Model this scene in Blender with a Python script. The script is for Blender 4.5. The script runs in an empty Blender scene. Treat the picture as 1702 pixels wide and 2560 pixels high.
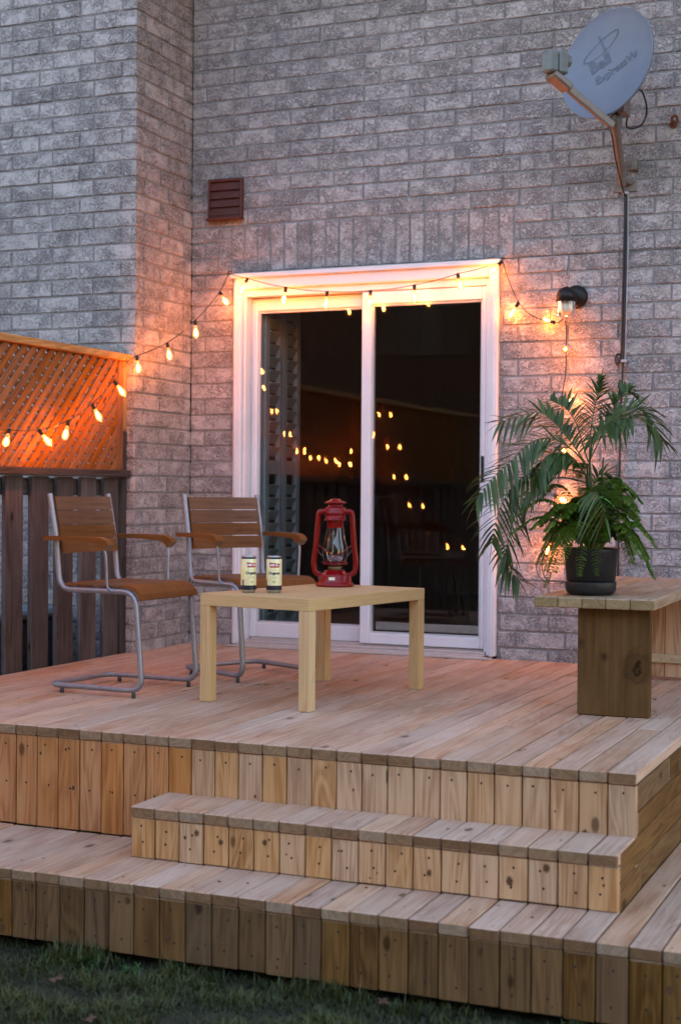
import bpy, math, random
from math import sin, cos, pi, radians as R, sqrt, atan2
from mathutils import Vector as V, Matrix as Mx
random.seed(7)
S = bpy.context.scene
COL = S.collection

# ------------------------------------------------------------------ camera, sky, light, exposure
F, YAW, PITCH, ROLL = 3715.57, 0.3996, -0.0117, 0.0078
CAM = V((2.535, -7.5624, 0.8634))
right = V((cos(YAW), sin(YAW), 0)); fwd = V((-sin(YAW), cos(YAW), 0)); upv = V((0, 0, 1))
f2 = fwd * cos(PITCH) + upv * sin(PITCH); u2 = -fwd * sin(PITCH) + upv * cos(PITCH)
r3 = right * cos(ROLL) + u2 * sin(ROLL); u3 = -right * sin(ROLL) + u2 * cos(ROLL)
cd = bpy.data.cameras.new('camera'); cam = bpy.data.objects.new('camera', cd); COL.objects.link(cam)
m = Mx.Identity(4)
for i in range(3):
    m[i][0], m[i][1], m[i][2], m[i][3] = r3[i], u3[i], -f2[i], CAM[i]
cam.matrix_world = m
cd.sensor_fit = 'HORIZONTAL'; cd.sensor_width = 36; cd.lens = F / 1702 * 36
cd.clip_start = .05; cd.clip_end = 500
cd.dof.use_dof = True; cd.dof.focus_distance = 6.1; cd.dof.aperture_fstop = 4.2
S.camera = cam
W = bpy.data.worlds.new('World'); S.world = W; W.use_nodes = True
wn = W.node_tree.nodes; wl = W.node_tree.links
sky = wn.new('ShaderNodeTexSky'); sky.sky_type = 'NISHITA'; sky.sun_disc = False
SUN_EL, SUN_AZ = R(5.0), R(8)            # the sun has all but set behind the house
sky.sun_elevation = SUN_EL; sky.sun_rotation = SUN_AZ; sky.altitude = 100; sky.air_density = 1.0; sky.dust_density = .6; sky.ozone_density = 1.15
tint = wn.new('ShaderNodeMix'); tint.data_type = 'RGBA'; tint.blend_type = 'MULTIPLY'; tint.inputs[0].default_value = 1; tint.inputs[7].default_value = (1.06, .92, .99, 1)
wl.new(sky.outputs[0], tint.inputs[6]); wl.new(tint.outputs[2], wn['Background'].inputs[0])   # rosy twilight cast
wn['Background'].inputs[1].default_value = .15
sl = bpy.data.lights.new('sun', 'SUN'); sun = bpy.data.objects.new('sun', sl); COL.objects.link(sun)
sl.energy = .05; sl.angle = R(60); sl.color = (1, .93, .86)
sun.rotation_euler = (R(90) - SUN_EL, 0, -SUN_AZ + pi)
S.view_settings.view_transform = 'Standard'; S.view_settings.look = 'None'; S.view_settings.gamma = 1
S.view_settings.exposure = 3.47
S.cycles.use_denoising = True; S.cycles.max_bounces = 8; S.cycles.transparent_max_bounces = 24
S.cycles.sample_clamp_indirect = 4; S.cycles.caustics_reflective = False; S.cycles.caustics_refractive = False
BULB = 3.6                                # filament emission

# ------------------------------------------------------------------ mesh helpers
class MB:
    def __init__(s): s.v = []; s.f = []; s.uv = []; s.t = []; s.m = []; s.sm = []
    def face(s, pts, uv=None, tone=.5, mat=0, smooth=False):
        n = len(s.v); s.v += [tuple(p) for p in pts]; s.f.append(tuple(range(n, n + len(pts))))
        s.uv += list(uv) if uv else [(0, 0)] * len(pts); s.t.append(tone); s.m.append(mat); s.sm.append(smooth)
    def grid(s, rows, closed=False, tone=.5, mat=0, smooth=True, us=1, vs=1, flip=False):
        n = len(s.v); k = len(rows[0])
        for r in rows: s.v += [tuple(p) for p in r]
        for i in range(len(rows) - 1):
            for j in range(k if closed else k - 1):
                j2 = (j + 1) % k
                q = (n + i * k + j, n + i * k + j2, n + (i + 1) * k + j2, n + (i + 1) * k + j)
                uu = [(i * us, j * vs), (i * us, (j + 1) * vs), ((i + 1) * us, (j + 1) * vs), ((i + 1) * us, j * vs)]
                if flip: q = q[::-1]; uu = uu[::-1]
                s.f.append(q); s.uv += uu; s.t.append(tone); s.m.append(mat); s.sm.append(smooth)
    def box(s, a, b, ax=0, ch=.002, tone=None, mat=0, endmat=None, M=None, jit=0):
        """chamfered box from corner a to corner b, grain along axis ax"""
        if tone is None: tone = random.random()
        lo = [min(a[i], b[i]) for i in range(3)]; hi = [max(a[i], b[i]) for i in range(3)]
        ch = min([ch] + [(hi[i] - lo[i]) * .45 for i in range(3)])
        ou, ov = random.random() * 40, random.random() * 40
        P = {}
        def pt(sg, k):
            key = (sg, k)
            if key not in P:
                c = [(hi[i] if sg[i] > 0 else lo[i]) - (0 if i == k else ch * sg[i]) for i in range(3)]
                P[key] = c
            return P[key]
        def put(pts, nrm, smooth=False):
            c = sum((V(p) for p in pts), V()) / len(pts)
            n_ = (V(pts[1]) - V(pts[0])).cross(V(pts[2]) - V(pts[0]))
            if n_.dot(V(nrm)) < 0: pts = pts[::-1]
            k = max(range(3), key=lambda i: abs(nrm[i]) + (.001 if i == 2 else 0))
            if k == ax:
                o = [i for i in range(3) if i != ax]; uv = [(p[o[0]] + ou, p[o[1]] + ov) for p in pts]
                mt = mat if endmat is None else endmat
            else:
                o = 3 - ax - k; uv = [(p[ax] + ou, p[o] + ov + k * 3.7) for p in pts]; mt = mat
            if M is not None: pts = [M @ V(p) for p in pts]
            s.face(pts, uv, tone, mt)
        for k in range(3):
            o = [i for i in range(3) if i != k]
            for sg in (-1, 1):
                pts = []
                for s0, s1 in ((-1, -1), (1, -1), (1, 1), (-1, 1)):
                    q = [0, 0, 0]; q[k] = sg; q[o[0]] = s0; q[o[1]] = s1; pts.append(pt(tuple(q), k))
                nr = [0, 0, 0]; nr[k] = sg; put(pts, nr)
        if ch > 1e-6:
            for k in range(3):
                o = [i for i in range(3) if i != k]
                for s0 in (-1, 1):
                    for s1 in (-1, 1):
                        q0 = [0, 0, 0]; q0[o[0]] = s0; q0[o[1]] = s1; q1 = q0[:]; q0[k] = -1; q1[k] = 1
                        nr = [0, 0, 0]; w_ = [(1.2 if q_ == 2 else 1.1 if q_ == ax else 1.0) for q_ in o]; nr[o[0]] = s0 * w_[0]; nr[o[1]] = s1 * w_[1]
                        put([pt(tuple(q0), o[0]), pt(tuple(q1), o[0]), pt(tuple(q1), o[1]), pt(tuple(q0), o[1])], nr)
            for a_ in (-1, 1):
                for b_ in (-1, 1):
                    for c_ in (-1, 1):
                        q = (a_, b_, c_); put([pt(q, 0), pt(q, 1), pt(q, 2)], (a_, b_, c_ * 1.01))
    def tube(s, pts, r, n=8, tone=.5, mat=0, cap=True, M=None, flat=1.0):
        pts = [V(p) for p in pts]
        if M is not None: pts = [M @ p for p in pts]
        rr = r if isinstance(r, (list, tuple)) else [r] * len(pts)
        T = []
        for i in range(len(pts)):
            a = pts[max(i - 1, 0)]; b = pts[min(i + 1, len(pts) - 1)]; T.append((b - a).normalized())
        up = V((0, 0, 1)) if abs(T[0].z) < .9 else V((1, 0, 0))
        x = T[0].cross(up).normalized(); rows = []
        for i, p in enumerate(pts):
            x = (x - T[i] * x.dot(T[i])).normalized(); y = T[i].cross(x)
            rows.append([p + x * (rr[i] * cos(2 * pi * j / n)) + y * (rr[i] * flat * sin(2 * pi * j / n)) for j in range(n)])
        s.grid(rows, True, tone, mat, True, .02, .01)
        if cap:
            s.face(rows[0][::-1], None, tone, mat); s.face(rows[-1], None, tone, mat)
    def lathe(s, prof, n=24, M=None, tone=.5, mat=0, c=(0, 0, 0)):
        rows = []
        for r, z in prof:
            row = [V((c[0] + r * cos(2 * pi * j / n), c[1] + r * sin(2 * pi * j / n), c[2] + z)) for j in range(n)]
            rows.append([M @ p for p in row] if M is not None else row)
        s.grid(rows, True, tone, mat, True, .02, .02)
    def disc(s, c, nrm, r, n=8, mat=0, tone=.5):
        nrm = V(nrm).normalized(); a = nrm.orthogonal().normalized(); b = nrm.cross(a); c = V(c)
        s.face([c + a * (r * cos(2 * pi * k / n)) + b * (r * sin(2 * pi * k / n)) for k in range(n)], None, tone, mat)
    def build(s, name, mats, parent=None, local=False):
        me = bpy.data.meshes.new(name)
        vs = s.v
        if parent is not None and not local:
            o = parent.location if parent.parent is None else parent.parent.location + parent.location
            vs = [(p[0] - o.x, p[1] - o.y, p[2] - o.z) for p in s.v]
        me.from_pydata(vs, [], s.f)
        u = me.uv_layers.new(name='UVMap'); u.data.foreach_set('uv', [c for p in s.uv for c in p])
        a = me.attributes.new('tone', 'FLOAT', 'FACE'); a.data.foreach_set('value', s.t)
        me.polygons.foreach_set('material_index', s.m); me.polygons.foreach_set('use_smooth', s.sm)
        for mt in (mats if isinstance(mats, (list, tuple)) else [mats]): me.materials.append(mt)
        me.validate(); me.update()
        ob = bpy.data.objects.new(name, me); COL.objects.link(ob)
        if parent is not None: ob.parent = parent
        return ob

def tag(o, label=None, cat=None, group=None, kind=None):
    if label: o['label'] = label
    if cat: o['category'] = cat
    if group: o['group'] = group
    if kind: o['kind'] = kind
    return o
def thing(name, loc, label, cat, rz=0, group=None):
    o = bpy.data.objects.new(name, None); COL.objects.link(o); o.location = loc; o.rotation_euler = (0, 0, rz)
    o.empty_display_size = .1
    return tag(o, label, cat, group)
def copy_tree(o, parent=None):
    c = o.copy(); COL.objects.link(c)
    if parent is not None: c.parent = parent
    for ch in list(o.children): copy_tree(ch, c)
    return c
def spline(P, n=6):
    P = [V(p) for p in P]; out = []
    for i in range(len(P) - 1):
        a = P[max(i - 1, 0)]; b = P[i]; c = P[i + 1]; d = P[min(i + 2, len(P) - 1)]
        for k in range(n):
            t = k / n
            out.append(.5 * ((2 * b) + (c - a) * t + (2 * a - 5 * b + 4 * c - d) * t * t + (-a + 3 * b - 3 * c + d) * t ** 3))
    out.append(P[-1]); return out
def rounded(P, rad, n=6):
    """polyline with rounded corners"""
    P = [V(p) for p in P]; out = [P[0]]
    for i in range(1, len(P) - 1):
        a = (P[i - 1] - P[i]); b = (P[i + 1] - P[i]); d = min(rad, a.length * .49, b.length * .49)
        p0 = P[i] + a.normalized() * d; p1 = P[i] + b.normalized() * d
        for k in range(n + 1):
            t = k / n; out.append(p0 * (1 - t) ** 2 + P[i] * 2 * t * (1 - t) + p1 * t * t)
    out.append(P[-1]); return out
def text_mb(body, size, bold=0, mat=0, tone=.5, space=1.0, fn=None, mb=None):
    cu = bpy.data.curves.new('t', 'FONT'); cu.body = body; cu.size = size; cu.align_x = 'CENTER'; cu.align_y = 'CENTER'
    cu.offset = bold; cu.space_character = space; cu.resolution_u = 3
    ob = bpy.data.objects.new('t', cu); COL.objects.link(ob)
    dg = bpy.context.evaluated_depsgraph_get(); me = bpy.data.meshes.new_from_object(ob.evaluated_get(dg))
    mb = mb or MB()
    for p in me.polygons:
        mb.face([fn(me.vertices[i].co) for i in p.vertices], None, tone, mat)
    bpy.data.objects.remove(ob); bpy.data.curves.remove(cu); bpy.data.meshes.remove(me)
    return mb

# ------------------------------------------------------------------ materials
class NT:
    def __init__(s, name):
        s.m = bpy.data.materials.new(name); s.m.use_nodes = True; s.t = s.m.node_tree; s.n = s.t.nodes
        s.b = s.n['Principled BSDF']; s.out = s.n['Material Output']
    def new(s, k, **kw):
        x = s.n.new(k)
        for a, b in kw.items(): setattr(x, a, b)
        return x
    def lk(s, a, b): s.t.links.new(a, b)
    def setin(s, sock, v):
        if hasattr(v, 'is_output'): s.lk(v, sock)
        else: sock.default_value = v
    def math(s, op, a, b=0, clamp=False):
        x = s.new('ShaderNodeMath', operation=op, use_clamp=clamp); s.setin(x.inputs[0], a); s.setin(x.inputs[1], b); return x.outputs[0]
    def noise(s, vec, scale, detail=4, rough=.55, dist=0):
        x = s.new('ShaderNodeTexNoise'); s.lk(vec, x.inputs['Vector']); x.inputs['Scale'].default_value = scale
        x.inputs['Detail'].default_value = detail; x.inputs['Roughness'].default_value = rough; x.inputs['Distortion'].default_value = dist
        return x.outputs['Fac']
    def mapping(s, vec, scale, loc=(0, 0, 0)):
        x = s.new('ShaderNodeMapping'); s.lk(vec, x.inputs[0]); x.inputs['Scale'].default_value = scale; x.inputs['Location'].default_value = loc; return x.outputs[0]
    def ramp(s, fac, stops):
        x = s.new('ShaderNodeValToRGB'); s.lk(fac, x.inputs[0]); e = x.color_ramp.elements
        while len(e) < len(stops): e.new(.5)
        for q, (p, c) in zip(e, stops): q.position = p; q.color = (*c, 1) if len(c) == 3 else c
        return x.outputs[0]
    def mix(s, fac, a, b, mode='MIX'):
        x = s.new('ShaderNodeMix', data_type='RGBA', blend_type=mode); s.setin(x.inputs[0], fac)
        for i, v in ((6, a), (7, b)): s.setin(x.inputs[i], (*v, 1) if isinstance(v, tuple) and len(v) == 3 else v)
        return x.outputs[2]
    def tone(s): return s.new('ShaderNodeAttribute', attribute_name='tone').outputs['Fac']
    def coord(s, k): return s.new('ShaderNodeTexCoord').outputs[k]
    def bump(s, h, strength, dist):
        x = s.new('ShaderNodeBump'); s.lk(h, x.inputs['Height']); x.inputs['Strength'].default_value = strength; x.inputs['Distance'].default_value = dist
        s.lk(x.outputs[0], s.b.inputs['Normal'])
    def col(s, c): s.setin(s.b.inputs['Base Color'], c)
    def rough(s, v): s.setin(s.b.inputs['Roughness'], v)

def plain(name, c, rough=.5, metal=0, var=.12, scale=30, bump=0):
    n = NT(name); k = n.noise(n.coord('Object'), scale, 4)
    lo = tuple(x * (1 - var) for x in c); hi = tuple(min(1, x * (1 + var)) for x in c)
    n.col(n.ramp(k, [(.3, lo), (.7, hi)])); n.rough(n.math('MULTIPLY_ADD', k, .15)); n.b.inputs['Roughness'].default_value = rough
    q = n.math('ADD', n.math('MULTIPLY', k, .2), rough - .1); n.lk(q, n.b.inputs['Roughness'])
    n.b.inputs['Metallic'].default_value = metal; n.b.inputs['Specular IOR Level'].default_value = .3
    if bump: n.bump(k, .5, bump)
    return n.m

def wood(name, dark, mid, light, rough=.65, tv=.45, knots=.0, fine=1.0, grey=None, greyamt=0, rings=.5, bump=.0006):
    n = NT(name); uv = n.coord('UV'); t = n.tone()
    k1 = n.noise(n.mapping(uv, (2.5 * fine, 95 * fine, 1)), 1, 5, .65, .3)
    k2 = n.noise(n.mapping(uv, (.9 * fine, 9 * fine, 1)), 1, 2, .5, .8)
    ring = n.math('ADD', n.math('MULTIPLY', n.math('SINE', n.math('MULTIPLY', k2, 62)), .5), .5)
    k3 = n.noise(n.mapping(uv, (1.6, 5, 1)), 1, 3)
    g = n.math('ADD', n.math('MULTIPLY', k1, 1 - rings * .6), n.math('MULTIPLY', ring, rings * .35))
    g = n.math('ADD', g, n.math('MULTIPLY', n.math('SUBTRACT', k3, .5), .5))
    c = n.ramp(g, [(.25, dark), (.5, mid), (.8, light)])
    if grey:
        c = n.mix(n.math('MULTIPLY', n.ramp(k3, [(.35, (0, 0, 0)), (.7, (1, 1, 1))]), greyamt), c, grey)
    if knots:
        vo = n.new('ShaderNodeTexVoronoi', feature='F1'); n.lk(n.mapping(uv, (5, 10, 1)), vo.inputs['Vector']); vo.inputs['Scale'].default_value = 1
        sp = n.new('ShaderNodeSeparateColor'); n.lk(vo.outputs['Color'], sp.inputs[0])
        d = n.math('ADD', vo.outputs['Distance'], n.math('MULTIPLY', n.math('SUBTRACT', k1, .5), .06))
        on = n.math('GREATER_THAN', sp.outputs[0], 1 - knots)
        halo = n.math('MULTIPLY', n.ramp(d, [(.02, (1, 1, 1)), (.3, (0, 0, 0))]), n.math('MULTIPLY', on, .45))
        core = n.math('MULTIPLY', n.ramp(d, [(.1, (1, 1, 1)), (.15, (0, 0, 0))]), on)
        c = n.mix(halo, c, tuple(x * .55 for x in mid)); c = n.mix(n.math('MULTIPLY', core, .8), c, tuple(x * .35 for x in dark))
    hs = n.new('ShaderNodeHueSaturation'); n.lk(c, hs.inputs['Color'])
    n.lk(n.math('ADD', n.math('MULTIPLY', t, tv), 1 - tv * .55), hs.inputs['Value'])
    w = n.new('ShaderNodeTexWhiteNoise', noise_dimensions='1D'); n.lk(t, w.inputs['W'])
    n.lk(n.math('ADD', n.math('MULTIPLY', w.outputs['Value'], .25), .87), hs.inputs['Saturation'])
    n.col(hs.outputs[0]); n.rough(n.math('ADD', n.math('MULTIPLY', k1, .25), rough - .12)); n.bump(g, .6, bump)
    n.b.inputs['Specular IOR Level'].default_value = .12
    return n.m

def endgrain(name, a, b, c):
    n = NT(name); uv = n.coord('UV'); t = n.tone()
    k = n.noise(uv, 28, 4, .6, 1.2); r = n.math('ADD', n.math('MULTIPLY', n.math('SINE', n.math('MULTIPLY', n.noise(uv, 9, 1), 75)), .5), .5)
    w = n.new('ShaderNodeTexWhiteNoise', noise_dimensions='1D'); n.lk(t, w.inputs['W'])
    base = n.ramp(w.outputs['Value'], [(0, a), (.5, b), (1, c)])
    q = n.math('ADD', n.math('ADD', n.math('MULTIPLY', k, .9), n.math('MULTIPLY', r, .22)), .42)
    x = n.new('ShaderNodeVectorMath', operation='SCALE'); n.lk(base, x.inputs[0]); n.lk(q, x.inputs['Scale'])
    n.col(x.outputs[0]); n.rough(.85); n.bump(k, .4, .001); return n.m

def brick_mat(name, dark, mid, light):
    n = NT(name); o = n.coord('Object'); t = n.tone()
    big = n.noise(n.mapping(o, (1, 1, 1.3)), 10, 3, .55)
    k = n.noise(n.mapping(o, (1, 1, 1.25)), 46, 3, .6, 1.2)
    k2 = n.noise(o, 95, 3, .6, .8)
    fine = n.noise(o, 260, 2)
    ln = n.math('ABSOLUTE', n.math('SUBTRACT', k, .5)); ln = n.math('MULTIPLY', ln, 7.5, True)     # 0 in the cracks
    q = n.math('ADD', ln, n.math('MULTIPLY', n.math('SUBTRACT', big, .47), 2.2))
    q = n.math('ADD', q, n.math('MULTIPLY', n.math('SUBTRACT', k2, .5), 1.5)); q = n.math('ADD', q, n.math('MULTIPLY', n.math('SUBTRACT', t, .5), .25))
    c = n.ramp(q, [(.0, dark), (.32, mid), (.62, light), (1, tuple(x * 1.06 for x in light))])
    hs = n.new('ShaderNodeHueSaturation'); n.lk(c, hs.inputs['Color']); n.lk(n.math('ADD', n.math('ADD', n.math('MULTIPLY', t, .14), .86), n.math('MULTIPLY', fine, .14)), hs.inputs['Value'])
    n.col(hs.outputs[0]); n.rough(.9); n.bump(n.ramp(q, [(.1, (0, 0, 0)), (.8, (1, 1, 1))]), .8, .005)
    n.b.inputs['Specular IOR Level'].default_value = .2
    return n.m

def glass(name, tint=(1, 1, 1), glossy=1.0, ior=1.5, rough=0.0, emit=0, ecol=(1, .5, .15)):
    n = NT(name); n.n.remove(n.b)
    tr = n.new('ShaderNodeBsdfTransparent'); tr.inputs[0].default_value = (*tint, 1)
    gl = n.new('ShaderNodeBsdfGlossy'); gl.inputs['Roughness'].default_value = rough; gl.inputs['Color'].default_value = (1, 1, 1, 1)
    fr = n.new('ShaderNodeFresnel'); fr.inputs[0].default_value = ior
    mx = n.new('ShaderNodeMixShader'); n.lk(n.math('MULTIPLY', fr.outputs[0], glossy, True), mx.inputs[0]); n.lk(tr.outputs[0], mx.inputs[1]); n.lk(gl.outputs[0], mx.inputs[2])
    last = mx.outputs[0]
    if emit:
        em = n.new('ShaderNodeEmission'); em.inputs[0].default_value = (*ecol, 1); em.inputs[1].default_value = emit
        ad = n.new('ShaderNodeAddShader'); n.lk(last, ad.inputs[0]); n.lk(em.outputs[0], ad.inputs[1]); last = ad.outputs[0]
    n.lk(last, n.out.inputs[0]); return n.m
def emission(name, c, s):
    n = NT(name); n.n.remove(n.b); em = n.new('ShaderNodeEmission'); em.inputs[0].default_value = (*c, 1); em.inputs[1].default_value = s
    n.lk(em.outputs[0], n.out.inputs[0]); return n.m
def leafmat(name, a, b, rough=.45, trans=.25):
    n = NT(name); k = n.noise(n.coord('Object'), 14, 3); t = n.tone()
    f = n.math('ADD', n.math('MULTIPLY', k, .5), n.math('MULTIPLY', t, .5)); c = n.ramp(f, [(.25, a), (.75, b)])
    n.col(c); n.rough(rough)
    tl = n.new('ShaderNodeBsdfTranslucent'); n.lk(n.mix(.5, c, tuple(x * 1.6 for x in b)), tl.inputs[0])
    mx = n.new('ShaderNodeMixShader'); mx.inputs[0].default_value = trans; n.lk(n.b.outputs[0], mx.inputs[1]); n.lk(tl.outputs[0], mx.inputs[2]); n.lk(mx.outputs[0], n.out.inputs[0])
    return n.m

M_brick = brick_mat('split face brick', (.17, .153, .156), (.31, .282, .283), (.425, .388, .39))
M_mortar = plain('mortar', (.235, .22, .221), .95, 0, .25, 60, .002)
M_deck = wood('weathered deck wood', (.33, .17, .1), (.51, .31, .2), (.6, .41, .29), .62, .22, .2, 1, (.52, .41, .33), .4, .3)
M_riser = wood('fresh cedar riser', (.31, .15, .065), (.52, .3, .155), (.62, .405, .23), .62, .16, .3, 1, (.5, .34, .2), .2, .5)
M_riserwarm = wood('reddish cedar riser', (.3, .115, .04), (.46, .205, .08), (.54, .28, .12), .62, .15, .3, 1, (.48, .28, .15), .15, .5)
M_skirt = wood('damp stained skirt wood', (.085, .04, .015), (.168, .088, .034), (.225, .13, .055), .65, .38, .3, 1, (.15, .1, .05), .25, .5)  # damp wood, with the shade near the lawn also put into its colour
M_end = endgrain('end grain', (.15, .07, .026), (.235, .14, .07), (.29, .2, .13))
M_knot = plain('knot', (.1, .045, .02), .7, 0, .4, 90)
M_halo = plain('knot halo', (.32, .17, .075), .7, 0, .3, 90)
M_screw = plain('screw head', (.035, .033, .035), .5, .6)
M_bench = wood('bench planks', (.26, .155, .085), (.4, .27, .165), (.48, .35, .23), .6, .25, .25, .8, (.4, .31, .24), .35, .5)
M_benchleg = wood('brown bench slab', (.085, .038, .014), (.17, .088, .035), (.235, .135, .06), .6, .2, .35, .7, (.14, .1, .07), .4, .6)
def slab(name, dark, mid, light):
    n = NT(name); o = n.coord('Object'); k1 = n.noise(n.mapping(o, (70, 70, 2.2)), 1, 5, .65, .4); k2 = n.noise(n.mapping(o, (9, 9, 2.5)), 1, 3)
    g = n.math('ADD', n.math('MULTIPLY', k1, .45), n.math('MULTIPLY', k2, .55))
    c = n.ramp(g, [(.3, dark), (.5, mid), (.72, light)])
    for (x, z, r, st) in ((.108, .195, .085, 1.0), (-.025, .232, .024, .9), (-.12, .285, .028, .8)):
        mp = n.mapping(o, (1 / r, 0, .9 / r), (-x / r, 0, -z * .9 / r)); ds = n.new('ShaderNodeVectorMath', operation='LENGTH'); n.lk(mp, ds.inputs[0])
        d = n.math('ADD', ds.outputs['Value'], n.math('MULTIPLY', n.math('SUBTRACT', n.noise(o, 26, 3), .5), 1.1))
        rg_ = n.math('ADD', n.math('MULTIPLY', n.math('SINE', n.math('MULTIPLY', d, 13)), .3), .7)
        f = n.math('MULTIPLY', n.ramp(d, [(.15, (1, 1, 1)), (.95, (0, 0, 0))]), n.math('MULTIPLY', rg_, st), True)
        c = n.mix(f, c, tuple(v * .35 for v in dark))
    n.col(c); n.rough(.7); n.b.inputs['Specular IOR Level'].default_value = .08; n.bump(k1, .4, .0006); return n.m
M_slab = slab('brown knotty slab', (.062, .03, .011), (.11, .058, .021), (.15, .086, .034))
M_benchend = endgrain('bench end grain', (.2, .135, .055), (.27, .19, .085), (.29, .2, .11))
M_batten = wood('pale batten', (.4, .28, .14), (.5, .37, .2), (.58, .45, .27), .6, .2, .1)
M_fence = wood('old grey fence wood', (.035, .025, .022), (.08, .06, .054), (.13, .102, .092), .85, .6, .25, 1, (.095, .083, .085), .5, .4)
M_lattice = wood('cedar lattice', (.15, .052, .016), (.27, .1, .03), (.35, .15, .05), .7, .4, .12, 1.5)
M_cap = wood('cedar cap rail', (.3, .15, .05), (.46, .25, .095), (.55, .33, .14), .7, .3, .2)
M_teak = wood('teak slats', (.115, .046, .02), (.18, .075, .034), (.23, .105, .05), .5, .22, 0, 1.3, rings=.12, bump=.0003)
M_armend = endgrain('arm end grain', (.16, .1, .05), (.2, .13, .08), (.22, .15, .1))
M_steel = plain('brushed steel tube', (.27, .27, .31), .42, .6, .1, 60)
M_foot = plain('plastic glide', (.05, .05, .055), .5)
M_birch = wood('birch table foil', (.5, .345, .185), (.57, .4, .225), (.63, .455, .27), .45, .06, 0, 2.2, rings=.25, bump=.0001)
M_birchleg = wood('birch table leg', (.45, .28, .13), (.56, .385, .195), (.63, .45, .255), .45, .1, .15, .8, rings=.3, bump=.0001)
M_white = plain('white vinyl', (.64, .63, .67), .4, 0, .05, 5)
M_track = plain('sill aluminium', (.5, .46, .45), .4, .3, .1)
M_blackplastic = plain('black plastic', (.012, .012, .013), .4)
M_pane = glass('window glass', (.95, .97, .97), .42, 1.52)
M_room = plain('dim room paint', (.10, .09, .085), .9)
M_roomfloor = wood('room floorboards', (.03, .018, .01), (.06, .035, .02), (.08, .05, .03), .4)
M_shutter = plain('painted shutter', (.42, .44, .46), .5, 0, .05)
M_nbrick = brick_mat('neighbour brick', (.025, .017, .015), (.045, .03, .026), (.06, .042, .036))
M_roof = plain('dark shingles', (.05, .048, .05), .9, 0, .3)
M_darkpane = plain('dark window', (.02, .02, .025), .6)
M_vent = plain('brown vent plastic', (.085, .026, .02), .5, 0, .2)
M_dish = plain('grey dish paint', (.16, .19, .25), .5, 0, .05, 12)
M_dishmark = plain('dish print', (.115, .137, .18), .6)
M_galv = plain('dull metal arm', (.19, .165, .15), .5, .3, .15)
M_lnb = plain('grey feed plastic', (.15, .168, .165), .5)
M_rust = plain('rust', (.13, .05, .025), .9, 0, .4)
M_cable = plain('black cable', (.02, .02, .022), .5)
M_conduit = plain('pale strand and clip', (.4, .4, .45), .5)
M_darkmetal = plain('black lamp metal', (.018, .014, .013), .45, .3)
M_jar = glass('jar glass', (.97, .95, .92), 1.3, 1.5)
M_frost = plain('frosted bulb', (.6, .55, .5), .4)
M_socket = plain('black socket', (.012, .011, .011), .55)
M_bulbglass = glass('amber bulb glass', (1.0, .9, .72), 1.2, 1.45, emit=.05, ecol=(1, .33, .08))
M_fil = emission('glowing filament', (1.0, .26, .045), BULB * 16.5)
M_red = plain('red lacquer', (.19, .0025, .004), .2, 0, .08)
M_lglass = glass('lantern globe', (.95, .95, .95), 1.6, 1.5)
M_brass = plain('dull burner metal', (.25, .2, .12), .4, .8)
M_sticker = plain('cream sticker', (.75, .7, .58), .6)
M_pot = plain('charcoal pot', (.017, .016, .017), .5, 0, .1)
M_soil = plain('potting soil', (.03, .02, .013), .95, 0, .4, 60, .01)
M_palm = leafmat('palm leaf', (.025, .05, .012), (.095, .145, .038))
M_stem = leafmat('palm stem', (.02, .05, .012), (.06, .1, .03), .5, 0)
M_fern = leafmat('fern leaf', (.045, .1, .008), (.18, .29, .035), .5)
M_lime = leafmat('green-lit leaf', (.12, .5, .06), (.2, .75, .15), .4, .4)  # green light catching a leaf, put into the leaf colour
M_grass = leafmat('grass blade', (.015, .019, .005), (.085, .1, .022), .6)
M_weed = leafmat('weed leaf', (.02, .06, .012), (.06, .13, .03), .5)
M_dead = leafmat('dead leaf', (.07, .03, .015), (.17, .09, .05), .7)
M_dirt = plain('lawn soil', (.03, .03, .014), .95, 0, .6, 14, .02)
M_bin = plain('dark bin plastic', (.02, .02, .024), .45)
M_binlid = plain('bluish lid', (.14, .19, .23), .4)
def can_mat():
    n = NT('can label print'); o = n.coord('Object'); k = n.noise(o, 22, 3, .5)
    n.col(n.ramp(k, [(.3, (.78, .7, .38)), (.5, (.82, .8, .5)), (.68, (.8, .74, .28))])); n.rough(.35); n.b.inputs['Metallic'].default_value = .15; return n.m
M_can = can_mat()
M_candark = plain('can dark band', (.018, .02, .035), .35, .2)
M_alu = plain('can aluminium', (.6, .6, .6), .3, .9)
M_badge = plain('red badge', (.42, .012, .03), .4)
M_ink = plain('navy ink', (.03, .03, .06), .5)
M_ink2 = plain('grey ink', (.25, .22, .12), .5)
M_paper = plain('white print', (.8, .78, .78), .5)

# ------------------------------------------------------------------ ground
mb = MB(); mb.face([(-40, -60, -.64), (40, -60, -.64), (40, 20, -.64), (-40, 20, -.64)])
tag(mb.build('lawn', M_dirt), kind='structure')

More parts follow.
